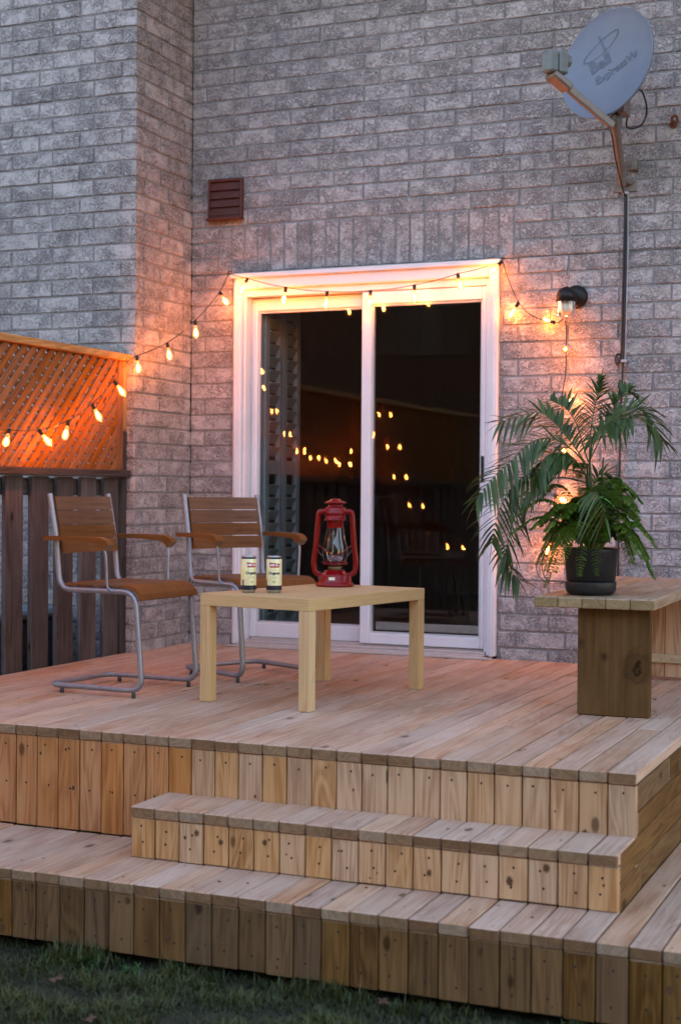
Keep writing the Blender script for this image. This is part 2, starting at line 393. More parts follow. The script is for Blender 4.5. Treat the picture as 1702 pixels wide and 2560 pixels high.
# ------------------------------------------------------------------ house
BL, BH, J = .2655, .0895, .011
Z0 = 2.119                                     # bed joint just above the door
ZT, ZB = 4.4, Z0 - 31 * BH
house = thing('brick_house', (-1.6, 0, -.64), 'pale rough-faced brick house wall with projecting bay on the left', 'house')
def brick_run(mb, T, L, z0, z1, phase, holes=(), flush_end=False):
    """bricks over 0..L along u; T(u,n,z) maps to world; row parity chooses header or stretcher at u=0"""
    k0 = round((z0 - Z0) / BH); k1 = round((z1 - Z0) / BH)
    for k in range(k0, k1):
        za, zb = Z0 + k * BH, Z0 + (k + 1) * BH
        edges = [0.0]; u = .089 if (k + phase) % 2 else BL
        while u < L - .02: edges.append(u); u += BL
        edges.append(L)
        for a, b in zip(edges, edges[1:]):
            segs = [(a, b)]
            for (h0, h1, hz0, hz1) in holes:
                if zb > hz0 + .02 and za < hz1 - .02:
                    ns = []
                    for (p, q) in segs:
                        if q <= h0 or p >= h1: ns.append((p, q)); continue
                        if p < h0: ns.append((p, h0))
                        if q > h1: ns.append((h1, q))
                    segs = ns
            for (p, q) in segs:
                if q - p < .025: continue
                one_brick(mb, T, p + (J / 2 if p > 0 else 0), q - (J / 2 if q < L else 0), za + J / 2, zb - J / 2)
def one_brick(mb, T, a, b, za, zb, corner=False):
    t = random.random(); c = .0035; n0 = random.uniform(-.002, .002); j = lambda: random.uniform(-.0018, .0018)
    back = [(a, -.03, za), (b, -.03, za), (b, -.03, zb), (a, -.03, zb)]
    mid = [(a + j(), n0 - c, za + j()), (b + j(), n0 - c, za + j()), (b + j(), n0 - c, zb + j()), (a + j(), n0 - c, zb + j())]
    fr = [(a + c, n0 + j(), za + c), (b - c, n0 + j(), za + c), (b - c, n0 + j(), zb - c), (a + c, n0 + j(), zb - c)]
    B_, Mi, Fr = [[T(*p) for p in q] for q in (back, mid, fr)]
    mb.face(Fr, None, t)
    for i in range(4):
        k = (i + 1) % 4
        mb.face([Mi[i], Mi[k], Fr[k], Fr[i]], None, t); mb.face([B_[i], B_[k], Mi[k], Mi[i]], None, t)
BX, BY = -1.600, -.6263
DX0, DX1, DZ1 = -1.316, .242, 2.11
SX0, SX1 = -1.43, .32
def mortar(mb, T, rects):
    for (a, b, c, d) in rects:
        mb.face([T(a, -.0065, c), T(b, -.0065, c), T(b, -.0065, d), T(a, -.0065, d)], None, .5, 1)
# bay front: u runs left from the corner
def Tb(u, n, z): return (BX - u, BY - n, z)
mb = MB(); brick_run(mb, Tb, 3.6, ZB, ZT, 0); 
mb.face([Tb(3.6, -.0065, ZB), Tb(0.0065, -.0065, ZB), Tb(0.0065, -.0065, ZT), Tb(3.6, -.0065, ZT)], None, .5, 1)
for f_ in range(len(mb.f)):
    pass
w1 = mb.build('wall', [M_brick, M_mortar], house); w1['label'] = 'projecting brick bay face in cool light'
def Tr(u, n, z): return (BX + n, BY + u, z)     # return face, u runs from the corner to the inner corner
mb = MB(); brick_run(mb, Tr, -BY, ZB, ZT, 1)
mortar(mb, Tr, [(.0065, -BY, ZB, ZT)])
w2 = mb.build('wall', [M_brick, M_mortar], house); w2['label'] = 'narrow brick return between bay and door wall'
def Tm(u, n, z): return (BX + u, -n, z)
ML = 6.6
mb = MB()
brick_run(mb, Tm, ML, ZB, ZT, 0, [(DX0 - BX, DX1 - BX, -9, Z0), (SX0 - BX, SX1 - BX, Z0, Z0 + 3 * BH)])
mortar(mb, Tm, [(0, DX0 - BX, ZB, Z0), (DX1 - BX, ML, ZB, Z0), (0, ML, Z0 - .004, ZT), (DX0 - BX, DX1 - BX, ZB, -.02)])
w3 = mb.build('wall', [M_brick, M_mortar], house); w3['label'] = 'brick wall around the patio door'
mb = MB(); ns = 21; pw = (SX1 - SX0) / ns
for i in range(ns):
    one_brick(mb, lambda u, n, z: (u, -n, z), SX0 + i * pw + J / 2, SX0 + (i + 1) * pw - J / 2, Z0 + J / 2, Z0 + 3 * BH - J / 2)
mb.build('soldier_course', [M_brick], house)
# roof slab far above the frame keeps the walls closed
mb = MB(); mb.box((-5.2, BY - .4, ZT + .002), (5.05, 6.0, ZT + .15), 0, .01); mb.build('eave', [M_white], house)
mb = MB(); mb.box((-5.2, -.05, ZB), (-1.9, 5.9, ZT), 0, .0, mat=0); mb.box((5.0 - .02, .06, ZB), (5.02, 5.9, ZT), 0, 0); mb.box((-1.9, 5.7, ZB), (4.98, 5.9, ZT), 0, 0)
mb.build('outer_shell', [M_mortar], house)
# dark room behind the glass (inward-facing box open to the door)
mb = MB(); a0, a1, b0, b1, c0, c1 = -1.85, 3.2, .16, 4.6, .02, 2.5
mb.face([(a0, b0, c0), (a1, b0, c0), (a1, b1, c0), (a0, b1, c0)], [(0, 0), (5, 0), (5, 4), (0, 4)], .5, 1)
mb.face([(a0, b1, c0), (a1, b1, c0), (a1, b1, c1), (a0, b1, c1)]); mb.face([(a0, b0, c0), (a0, b1, c0), (a0, b1, c1), (a0, b0, c1)])
mb.face([(a1, b1, c0), (a1, b0, c0), (a1, b0, c1), (a1, b1, c1)]); mb.face([(a0, b1, c1), (a1, b1, c1), (a1, b0, c1), (a0, b0, c1)])
e0, e1, e2 = DX0 + .05, DX1 - .05, 2.05
mb.face([(a0, b0, c0), (e0, b0, c0), (e0, b0, c1), (a0, b0, c1)]); mb.face([(e1, b0, c0), (a1, b0, c0), (a1, b0, c1), (e1, b0, c1)]); mb.face([(e0, b0, e2), (e1, b0, e2), (e1, b0, c1), (e0, b0, c1)])
mb.build('room', [M_room, M_roomfloor], house)
# patio door
mb = MB()
def fr(mb, x0, x1, z0, z1, w, wt, wb, y0, y1, ch=.003):
    mb.box((x0, y0, z0), (x0 + w, y1, z1), 2, ch); mb.box((x1 - w, y0, z0), (x1, y1, z1), 2, ch)
    mb.box((x0 + w, y0, z1 - wt), (x1 - w, y1, z1), 0, ch)
    if wb: mb.box((x0 + w, y0, z0), (x1 - w, y1, z0 + wb), 0, ch)
fr(mb, DX0, DX1, .012, DZ1 - .018, .05, .072, 0, -.028, .02, .006)          # brick mould
mb.box((DX0 + .012, -.034, .012), (DX0 + .03, -.0281, DZ1 - .03), 2, .002); mb.box((DX1 - .03, -.034, .012), (DX1 - .012, -.0281, DZ1 - .03), 2, .002)
fr(mb, DX0 + .05, DX1 - .05, .03, DZ1 - .09, .02, .04, 0, -.004, .12, .003)  # jambs and head
mb.box((DX0 + .0705, .045, .03), (DX0 + .0755, .052, 1.97), 2, .001); mb.box((DX1 - .0755, .045, .03), (DX1 - .0705, .052, 1.97), 2, .001)
door = mb.build('patio_door', [M_white], house); door['label'] = 'white two-panel sliding patio door'
mb = MB(); mb.box((DX0 - .012, -.045, DZ1 - .0178), (DX1 + .012, .0, DZ1), 0, .002); mb.box((DX0 - .012, -.0475, DZ1 - .026), (DX1 + .012, -.0452, DZ1 - .004), 0, .0005)
mb.build('drip_cap', [M_white], door)
mb = MB(); mb.box((DX0 + .052, -.075, .001), (DX1 - .052, .118, .022), 0, .003); mb.box((DX0 + .054, -.035, .0222), (DX1 - .054, .0, .034), 0, .002); mb.box((DX0 + .082, .014, .0222), (DX1 - .082, .022, .042), 0, .001); mb.box((DX0 + .082, .056, .0222), (DX1 - .082, .116, .046), 0, .002)
mb.box((DX0 - .004, -.095, .001), (DX1 + .004, -.0752, .013), 0, .002)
mb.build('threshold', [M_track], door)
def sash(x0, x1, z0, z1, wl, wr, wt, wb, y0, y1, name, tilt):
    mb = MB()
    mb.box((x0, y0, z0), (x0 + wl, y1, z1), 2, .004); mb.box((x1 - wr, y0, z0), (x1, y1, z1), 2, .004)
    mb.box((x0 + wl, y0, z1 - wt), (x1 - wr, y1, z1), 0, .004); mb.box((x0 + wl, y0, z0), (x1 - wr, y1, z0 + wb), 0, .004)
    i = .012; fr(mb, x0 + wl, x1 - wr, z0 + wb, z1 - wt, i, i, i, y0 + .012, y1 - .004, .002)
    o = mb.build('sash', [M_white], door); o['label'] = name
    a, b, c, d = x0 + wl + .006, x1 - wr - .006, z0 + wb + .006, z1 - wt - .006
    mb = MB(); mb.box((a, (y0 + y1) / 2 - .0105, c), (b, (y0 + y1) / 2 - .0065, d), 2, 0)
    # inner sheet of the sealed unit, a hair out of parallel like real double glazing
    Mr = Mx.Translation(((a + b) / 2, (y0 + y1) / 2 + .0075, (c + d) / 2)) @ Mx.Rotation(R(tilt), 4, 'Z') @ Mx.Rotation(R(.04), 4, 'X')
    hx, hz = (b - a) / 2, (d - c) / 2
    mb.box((-hx, -.002, -hz), (hx, .002, hz), 2, 0, M=Mr)
    mb.build('pane', [M_pane], door)
sash(DX0 + .0705, -.495, .047, 1.974, .043, .05, .07, .082, .058, .098, 'fixed left sash', 1.15)
sash(-.541, DX1 - .0705, .046, 1.976, .055, .023, .069, .056, .002, .044, 'sliding right sash', .85)
mb = MB(); mb.box((-.465, .05, .12), (DX1 - .11, .056, .165), 0, .002); mb.build('inner_rail', [M_track], door)
mb = MB(); mb.box((DX1 - .0935, -.005, .935), (DX1 - .0775, .0018, 1.075), 2, .004); mb.build('handle', [M_blackplastic], door)
# louvred shutter folded open inside
sh = thing('louvered_shutter', (-1.195, .36, .03), 'folded white louvered shutter standing inside the left door pane', 'shutter')
def shutter_panel(y0, y1, name):
    X = -1.195; mb = MB()
    mb.box((X - .014, y0, .04), (X + .014, y0 + .05, 2.02), 2, .002); mb.box((X - .014, y1 - .05, .04), (X + .014, y1, 2.02), 2, .002)
    for z0, z1 in ((.04, .12), (1.94, 2.02), (.98, 1.06)): mb.box((X - .013, y0 + .05, z0), (X + .013, y1 - .05, z1), 1, .002)
    z = .15
    while z < 1.93:
        if not .95 < z < 1.08:
            mb.box((-.034, y0 + .0505, -.004), (.034, y1 - .0505, .004), 1, .003, M=Mx.Translation((X, 0, z)) @ Mx.Rotation(R(-58), 4, 'Y'))
        z += .074
    mb.box((X - .045, (y0 + y1) / 2 - .006, .2), (X - .036, (y0 + y1) / 2 + .006, .93), 2, .001)
    mb.build('shutter_panel', [M_shutter], sh)
shutter_panel(.125, .36, 0); shutter_panel(.365, .6, 1)

# ------------------------------------------------------------------ deck
DR, DL, FY, SY, LY = 1.594, -1.638, -2.9476, -3.2012, -3.4918
PB, TH = .0926, .037
SZ, LZ, GZ = -.199, -.3746, -.605
deck = thing('wooden_deck', (0, -3, -.64), 'two-level wooden deck of narrow planks with a stair step', 'deck')
def boards(mb, x0, x1, y0, y1, zt, seed, joints=True):
    rnd = random.Random(seed); n = round((x1 - x0) / PB); p = (x1 - x0) / n
    for i in range(n):
        a, b = x0 + i * p + .0022, x0 + (i + 1) * p - .0022
        ys = [y0 + rnd.uniform(-.002, .002), y1]
        if joints and y1 - y0 > 1.5 and rnd.random() < .55: ys.insert(1, y0 + rnd.uniform(.4, (y1 - y0) - .4))
        for c, d in zip(ys, ys[1:]):
            mb.box((a, c + (.001 if c != ys[0] else 0), zt - TH), (b, d, zt + rnd.uniform(-.0012, .0012)), 1, .004, rnd.random(), 0, 1)
        for _ in range(int((y1 - y0) * 1.3 + rnd.random())):
            rk = rnd.choice((.0025, .003, .003, .004, .005)); knot(mb, (rnd.uniform(a + .012, b - .012), rnd.uniform(y0 + .03, y1 - .03), zt + .0014), (1, 0, 0), (0, 1.5, 0), rk, rnd, rk > .005)
        for yy in [y0 + .03] + ([y0 + k * .4 for k in range(1, int((y1 - y0) / .4))] if y1 - y0 > .5 else []):
            for xx in (a + .02, b - .02):
                if rnd.random() < .6: mb.disc((xx + rnd.uniform(-.004, .004), yy + rnd.uniform(-.01, .01), zt + .0016), (0, 0, 1), .0032, 6, 2)
def knot(mb, c, u, v, r, rnd, halo=True):
    c, u, v = V(c), V(u), V(v); n = u.cross(v).normalized(); k = 14
    def ring(s, e, off): return [c + n * off + u * (s * e * cos(2 * pi * i / k) * rnd.uniform(.85, 1.15)) + v * (s * sin(2 * pi * i / k) * rnd.uniform(.85, 1.15)) for i in range(k)]
    mb.face(ring(r, 1, .0007), None, .5, 3)
    if halo: mb.face(ring(r * 1.45, 1.0, .0004), None, .5, 4)
def skirt(mb, x0, x1, yf, zt, zb, seed, i0=0, i1=999):
    """vertical face boards in the same rhythm as the planks above, front at yf"""
    rnd = random.Random(seed); n = round((x1 - x0) / PB); p = (x1 - x0) / n
    for i in range(n):
        if not i0 <= i < i1: continue
        a, b = x0 + i * p + .0018, x0 + (i + 1) * p - .0018; o = rnd.uniform(0, .0025)
        mb.box((a, yf + .004 + o, zb + rnd.uniform(0, .004)), (b, yf + .03, zt - .001), 2, .0035, rnd.random(), 0, 1)
        if rnd.random() < .5:
            for _ in range(rnd.choice((1, 1, 1, 2))):
                rk = rnd.choice((.003, .004, .005, .007, .009)); knot(mb, (rnd.uniform(a + .014, b - .014), yf + .0038 + o, rnd.uniform(zb + .02, zt - .02)), (1, 0, 0), (0, 0, 1.25), rk, rnd, rk > .006)
        for zz in (zt - .035, zb + .05 if zt - zb < .25 else zb + (zt - zb) * .45):
            mb.disc(((a + b) / 2 + rnd.uniform(-.012, .012), yf + .0036 + o, zz + rnd.uniform(-.008, .008)), (0, -1, 0), .0042, 8, 2)
DM = [M_deck, M_end, M_screw, M_knot, M_halo]; RM = [M_riser, M_end, M_screw, M_knot, M_halo]
xl = DR - 35 * PB                                  # left edge of the planking by the fence
mb = MB(); boards(mb, xl, DR, FY, -.004, 0, 1); d1 = mb.build('decking', DM, deck); d1['label'] = 'upper deck planks running to the house'
mb = MB(); skirt(mb, xl, DR, FY, -TH, LZ, 2, 0, 18); r_ = mb.build('riser', [M_riserwarm, M_end, M_screw, M_knot, M_halo], deck); r_['label'] = 'long reddish upright boards left of the step'
mb = MB(); skirt(mb, xl, DR, FY, -TH, LZ, 8, 18); mb.build('riser', RM, deck)
xs = DR - 18 * PB
mb = MB(); boards(mb, xs, DR, SY, FY + .0035, SZ, 3, False); d2 = mb.build('step_tread', DM, deck)
mb = MB(); skirt(mb, xs, DR, SY, SZ - TH, LZ, 4); mb.build('riser', RM, deck)
mb = MB(); mb.box((xs + .002, SY + .032, LZ + .001), (xs + .03, FY + .003, SZ - TH - .001), 1, .002)
mb.build('step_side', RM, deck)
xr = DR + 22 * PB; xl2 = xl
mb = MB()
boards(mb, xl2, DR, LY, FY + .004, LZ, 5, False); boards(mb, DR, xr, LY, -.004, LZ, 6); d3 = mb.build('decking', DM, deck); d3['label'] = 'lower deck planks along the front'
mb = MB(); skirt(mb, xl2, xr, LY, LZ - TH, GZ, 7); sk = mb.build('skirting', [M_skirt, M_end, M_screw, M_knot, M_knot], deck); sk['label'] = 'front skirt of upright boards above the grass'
mb = MB()                                          # right side of the upper deck: horizontal boards
for (z0, z1) in ((-TH - .002, -.125), (-.128, -.199), (-.202, -.29), (-.293, LZ - .03)):
    ya = FY + .004 if z0 > SZ + .01 else SY + .004
    yb = -.01; cuts = [ya] + sorted(random.uniform(ya + .2, yb) for _ in range(2)) + [yb]
    for c, d in zip(cuts, cuts[1:]): mb.box((DR - .026, c + .031 if c == ya else c, z1), (DR - .0008, d - .002, z0), 1, .003, None, 0, 1)
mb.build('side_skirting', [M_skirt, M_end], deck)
mb = MB(); mb.box((xl + .03, FY + .04, -.6), (DR - .05, -.03, -TH - .01), 0, 0); mb.box((xl + .03, LY + .045, -.6), (xr - .05, FY + .03, LZ - TH - .01), 0, 0); mb.box((DR - .02, FY + .035, -.6), (xr - .05, -.03, LZ - TH - .012), 0, 0)
mb.build('framing', [M_benchleg], deck)

# ------------------------------------------------------------------ houses across the gardens (one dim in the door glass, one unseen and added)
def far_house(x0, x1, y0, y1, label):
    nb = thing('neighbour_house', ((x0 + x1) / 2, y1, -.64), label, 'house', 0, 'houses across the gardens')
    mb = MB(); mb.box((x0, y0, -.64), (x1, y1, 5.4), 0, .0); mb.build('wall', [M_nbrick], nb)
    ym = (y0 + y1) / 2; a, b, c, d = x0 - .5, x1 + .5, y0 - .5, y1 + .5
    mb = MB(); mb.face([(a, d, 5.3), (b, d, 5.3), (b, ym, 8.4), (a, ym, 8.4)]); mb.face([(a, c, 5.3), (a, ym, 8.4), (b, ym, 8.4), (b, c, 5.3)])
    mb.face([(a, d, 5.299), (a, c, 5.299), (b, c, 5.299), (b, d, 5.299)]); mb.face([(x0, y1, 5.3), (x0, y0, 5.3), (x0, ym, 8.05)]); mb.face([(x1, y0, 5.3), (x1, y1, 5.3), (x1, ym, 8.05)]); mb.build('roof', [M_roof], nb)
    k = 0
    x = x0 + 2.2
    while x < x1 - 1:
        for z in (.5, 3.2):
            mb = MB(); fr(mb, x - .6, x + .6, z, z + 1.4, .07, .07, .07, y1, y1 + .07, .004); w_ = mb.build('window', [M_roof], nb)
            mb = MB(); mb.box((x - .53, y1 + .01, z + .07), (x + .53, y1 + .03, z + 1.33), 2, 0); mb.build('pane', [M_darkpane], w_)
        x += 3.7
far_house(-19, -1.5, -24, -16, 'dark brick house across the back gardens, mirrored in the door glass')
far_house(1.5, 19, -26, -18, 'unseen dark brick house added behind the lawn to cut low sky light')  # unseen house, added to block low sky light on the deck front

# ------------------------------------------------------------------ fence with lattice
fence = thing('lattice_fence', (-1.66, -.62, -.64), 'old grey picket fence topped with an orange-lit cedar lattice', 'fence')
FX = -1.645
def fpart(name, a, b, ax, mat, end=M_end, ch=.004, lab=None):
    mb = MB(); mb.box(a, b, ax, ch, None, 0, 1); o = mb.build(name, [mat, end], fence)
    if lab: o['label'] = lab
    return o
fpart('post', (FX - .09, -.675, -.62), (FX - .002, -.6, 1.2), 2, M_fence)
fpart('post_extension', (FX - .06, -.668, 1.2005), (FX - .004, -.612, 1.57), 2, M_cap)
fpart('post', (FX - .09, -3.1, -.62), (FX - .002, -3.012, 1.57), 2, M_fence)
fpart('post', (FX - .09, -5.56, -.62), (FX - .002, -5.47, 1.57), 2, M_fence)
for (y0, y1) in ((-3.01, -.676), (-5.468, -3.102)):
    fpart('cap_rail', (FX - .075, y0 - .08, 1.572), (FX + .035, y1 + .08, 1.607), 1, M_cap)
    fpart('mid_rail', (FX - .03, y0, .946), (FX + .03, y1 + .04, .985), 1, M_fence)
    fpart('back_rail', (FX - .075, y0, .85), (FX - .042, y1 + .03, .935), 1, M_fence)
    fpart('back_rail', (FX - .075, y0, -.35), (FX - .042, y1 + .03, -.26), 1, M_fence)
    fpart('lattice_stile', (FX - .014, y1 - .052, .986), (FX + .008, y1 - .003, 1.571), 2, M_lattice)
    fpart('lattice_stile', (FX - .014, y0 + .003, .986), (FX + .008, y0 + .052, 1.571), 2, M_lattice)
    for layer, sg in ((0, 1), (1, -1)):
        pass
    mb = MB(); lz0, lz1 = .985, 1.572; ly0, ly1 = y0 + .03, y1 - .03
    for sg, xo in ((1, FX - .006), (-1, FX - .0125)):
        w = .0355; pitch = .0765; c = ly0 - .8 if sg > 0 else ly0
        hw = w / sqrt(2)
        c0 = ly0 - .6 if sg < 0 else ly0 - .02
        # strip centre line: y = c + sg'*(z-lz0); viewed from the deck the front layer leans '/'
        k = -12
        while True:
            cy = ly0 - .7 + k * pitch; k += 1
            if cy > ly1 + .7: break
            s_ = sg
            P = []
            # clip the parallelogram to the panel
            pts = [(cy - hw, lz0), (cy + hw, lz0), (cy + hw + s_ * (lz1 - lz0), lz1), (cy - hw + s_ * (lz1 - lz0), lz1)]
            def clip(pts, f):
                o = []
                for i in range(len(pts)):
                    p, q = pts[i], pts[(i + 1) % len(pts)]; fp, fq = f(p), f(q)
                    if fp >= 0: o.append(p)
                    if fp * fq < 0: t = fp / (fp - fq); o.append((p[0] + (q[0] - p[0]) * t, p[1] + (q[1] - p[1]) * t))
                return o
            pts = clip(pts, lambda p: p[0] - ly0); pts = clip(pts, lambda p: ly1 - p[0]) if pts else pts
            if len(pts) < 3: continue
            t = random.random(); ou = random.random() * 30
            fuv = [((p[0] * s_ + p[1]) * .707 + ou, (p[0] - s_ * p[1]) * .707) for p in pts]
            F_ = [(xo + .006, p[0], p[1]) for p in pts]; B_ = [(xo, p[0], p[1]) for p in pts]
            mb.face(F_, fuv, t); mb.face(B_[::-1], fuv[::-1], t)
            for i in range(len(pts)):
                j = (i + 1) % len(pts); mb.face([B_[i], B_[j], F_[j], F_[i]], [fuv[i], fuv[j], fuv[j], fuv[i]], t)
    mb.build('lattice_panel', [M_lattice], fence)
yy = -.831 - .0
for i in range(22):
    y0 = -.831 - i * .2172
    if -3.2 < y0 < -2.9: continue
    pk = fpart('picket', (FX - .04, y0 + random.uniform(-.006, .006), -.6), (FX - .012, y0 + .139, .944 + 0 * i), 2, M_fence)
# dark bin behind the fence
bn = thing('storage_bin', (-2.5, -1.3, -.64), 'dark storage bin half hidden behind the grey fence pickets', 'bin')
mb = MB(); mb.box((-3.0, -2.1, -.64), (-1.98, -.75, .2), 1, .02)
for k in range(7): mb.box((-1.979, -2.06 + k * .19, -.55), (-1.966, -1.96 + k * .19, .15), 2, .006)
mb.build('body', [M_bin], bn)
mb = MB(); mb.box((-3.02, -2.13, .201), (-1.95, -.72, .245), 1, .015); mb.build('lid', [M_binlid], bn)

# ------------------------------------------------------------------ string lights
sl_ = thing('string_lights', (-1.34, -.05, 2.1), 'glowing amber bulbs on a black cord strung along lattice, door top and wall', 'string lights')
BP = [  # (socket centre, bulb centre)
 ((-1.552, -3.02, 1.53), (-1.545, -3.04, 1.475)), ((-1.55, -2.70, 1.365), (-1.55, -2.70, 1.305)), ((-1.55, -2.385, 1.235), (-1.545, -2.385, 1.178)), ((-1.55, -2.11, 1.135), (-1.54, -2.12, 1.08)),
 ((-1.55, -1.833, 1.142), (-1.54, -1.868, 1.093)), ((-1.55, -1.579, 1.152), (-1.53, -1.54, 1.105)), ((-1.55, -1.344, 1.205), (-1.555, -1.358, 1.15)), ((-1.55, -1.116, 1.302), (-1.535, -1.088, 1.25)), ((-1.55, -.906, 1.436), (-1.53, -.872, 1.39)),
 ((-1.552, -.685, 1.584), (-1.538, -.695, 1.53)), ((-1.472, -.5, 1.668), (-1.46, -.505, 1.62)), ((-1.411, -.3, 1.808), (-1.405, -.305, 1.757)), ((-1.349, -.12, 1.988), (-1.318, -.13, 1.95)),
 ((-1.204, -.085, 2.062), (-1.218, -.095, 2.025)), ((-.963, -.085, 1.999), (-.969, -.09, 1.955)), ((-.713, -.085, 1.965), (-.716, -.09, 1.918)), ((-.457, -.085, 1.958), (-.461, -.09, 1.912)), ((-.205, -.085, 1.976), (-.203, -.09, 1.926)), ((.040, -.085, 2.024), (.054, -.09, 1.978)), ((.266, -.07, 2.082), (.232, -.085, 2.045)),
 ((.361, -.07, 1.862), (.327, -.06, 1.818)), ((.556, -.085, 1.76), (.515, -.055, 1.776)),
 ((.612, -.035, 1.632), (.622, -.085, 1.622)), ((.60, -.035, 1.372), (.634, -.07, 1.36)), ((.590, -.035, 1.112), (.616, -.08, 1.1)), ((.568, -.035, .863), (.60, -.06, .85)), ((.545, -.035, .625), (.535, -.075, .585))]
OFF = [((-1.55, -3.23, 1.29), (-1.54, -3.23, 1.24)), ((-1.55, -3.38, 1.06), (-1.54, -3.38, 1.01)), ((-1.55, -3.77, .83), (-1.54, -3.77, .78)), ((-1.55, -4.24, .62), (-1.54, -4.24, .57)), ((-1.55, -4.83, .46), (-1.54, -4.83, .41))]
mbS = MB(); mbS.lathe([(0, 0), (.007, 0), (.0095, .004), (.0095, .026), (.0085, .03), (.0, .03)], 12)
mbG = MB(); mbG.lathe([(.0075, .0285), (.008, .036), (.0105, .05), (.0155, .064), (.0175, .075), (.0165, .086), (.012, .094), (.006, .099), (.003, .102), (0, .103)], 16)
mbF = MB(); mbF.lathe([(0, .05), (.0035, .054), (.0058, .066), (.0062, .076), (.004, .086), (0, .089)], 6)
proto = None
for S_, B_ in BP + OFF:
    S_, B_ = V(S_), V(B_); d = (B_ - S_).normalized()
    q = V((0, 0, 1)).rotation_difference(d)
    if proto is None:
        g = mbG.build('bulb', [M_bulbglass], sl_, True); s0 = mbS.build('socket', [M_socket], g, True); f0 = mbF.build('filament', [M_fil], g, True)
        proto = g
    else: g = copy_tree(proto, sl_)
    g.rotation_mode = 'QUATERNION'; g.rotation_quaternion = q; g.location = S_ - d * .014 - sl_.location
def sag(pts, s=.012, n=6):
    out = []
    for a, b in zip(pts, pts[1:]):
        a, b = V(a), V(b)
        for k in range(n): t = k / n; p = a.lerp(b, t); p.z -= s * 4 * t * (1 - t) * (b - a).length / .25; out.append(p)
    out.append(V(pts[-1])); return out
def sk_(i): S_, B_ = BP[i]; d = (V(B_) - V(S_)).normalized(); return V(S_) - d * .013
o5 = [V(a) + V((0, 0, .014)) for a, b in OFF]
mb = MB()
main = o5[::-1] + [V((-1.56, -3.05, 1.58))] + [sk_(i) for i in range(0, 9)] + [V((-1.585, -.72, 1.568))] + [sk_(i) for i in range(9, 13)] + [V((-1.336, -.05, 2.112))]
mb.tube(sag(main, .006), .0026, 6)
mb.tube(sag([V((-1.336, -.05, 2.112))] + [sk_(i) for i in range(13, 20)], .006), .0024, 6)
mb.tube(sag([sk_(19), V((.275, -.06, 2.095))], .0), .0026, 6)
mb.tube(spline([V((.275, -.06, 2.095)), V((.31, -.06, 1.99)), sk_(20), V((.44, -.07, 1.80)), sk_(21), V((.612, -.09, 1.775))], 8), .0026, 6)
mb.tube(spline([V((.612, -.05, 1.775)), V((.612, -.03, 1.70)), sk_(22), V((.607, -.022, 1.5)), sk_(23), V((.596, -.02, 1.24)), sk_(24), V((.58, -.02, .98)), sk_(25), V((.555, -.02, .74)), sk_(26), V((.50, -.03, .54)), V((.52, -.06, .44)), V((.62, -.06, .42)), V((.74, -.05, .44))], 6), .0026, 6)
mb.tube(spline([(.545, -.03, .62), (.49, -.05, .56), (.47, -.05, .5), (.49, -.05, .44), (.56, -.05, .41), (.68, -.04, .43)], 6), .002, 5)
mb.build('cord', [M_cable], sl_)
mb = MB()
for p in ((-1.336, -.046, 2.115), (.275, -.052, 2.098), (-1.59, -.72, 1.575)): mb.tube(spline([V(p) + V((0, .03, .01)), V(p) + V((0, 0, .012)), V(p) + V((0, -.012, 0)), V(p) + V((0, -.002, -.01))], 4), .003, 6)
mb.build('hook', [M_socket], sl_)

# ------------------------------------------------------------------ wall lamp
wlmp = thing('wall_lamp', (.644, 0, 1.8), 'unlit black wall lamp with clear glass jar and white bulb beside the door', 'wall lamp')
Mw = Mx.Translation((.655, -.002, 1.895)) @ Mx.Rotation(R(90), 4, 'X')
mb = MB(); mb.lathe([(0, .034), (.03, .034), (.05, .026), (.06, .012), (.062, 0)], 28, Mw); mb.build('backplate', [M_darkmetal], wlmp)
jc = (.628, -.1, 0)
mb = MB(); mb.lathe([(0, 1.936), (.018, 1.934), (.038, 1.922), (.05, 1.9), (.054, 1.86), (.05, 1.86), (.046, 1.89), (.03, 1.905), (0, 1.91)], 24, c=jc)
mb.tube(rounded([(.65, -.03, 1.9), (.64, -.07, 1.925), (.628, -.1, 1.93)], .02), .012, 8); mb.build('cap', [M_darkmetal], wlmp)
mb = MB(); mb.lathe([(.046, 1.868), (.047, 1.86), (.047, 1.80), (.043, 1.785), (.03, 1.779), (0, 1.777)], 24, c=jc); mb.build('glass_jar', [M_jar], wlmp)
mb = MB(); mb.lathe([(.013, 1.9), (.013, 1.872), (.02, 1.86), (.029, 1.842), (.031, 1.825), (.027, 1.808), (.015, 1.797), (0, 1.794)], 18, c=jc); mb.build('bulb', [M_frost], wlmp)

# ------------------------------------------------------------------ vent cover
vt = thing('vent_cover', (-1.376, 0, 2.42), 'brown louvered vent cover on the brick wall near the corner', 'vent')
mb = MB(); x0, x1, z0, z1 = -1.483, -1.268, 2.432, 2.655
fr(mb, x0, x1, z0, z1, .012, .016, .014, -.034, .0, .003); mb.box((x0 + .01, -.012, z0 + .01), (x1 - .01, -.001, z1 - .01), 0, 0)
mb.box((x0 - .004, -.05, z0 - .012), (x1 + .006, -.001, z0 - .0005), 0, .003); mb.build('frame', [M_vent], vt)
for i in range(4):
    z = z0 + .016 + i * .0475
    mb = MB(); mb.face([(x0 + .014, -.032, z), (x1 - .014, -.032, z), (x1 - .014, -.018, z + .046), (x0 + .014, -.018, z + .046)]); mb.face([(x0 + .014, -.032, z), (x0 + .014, -.014, z), (x1 - .014, -.014, z), (x1 - .014, -.032, z)])
    mb.build('louver', [M_vent], vt)

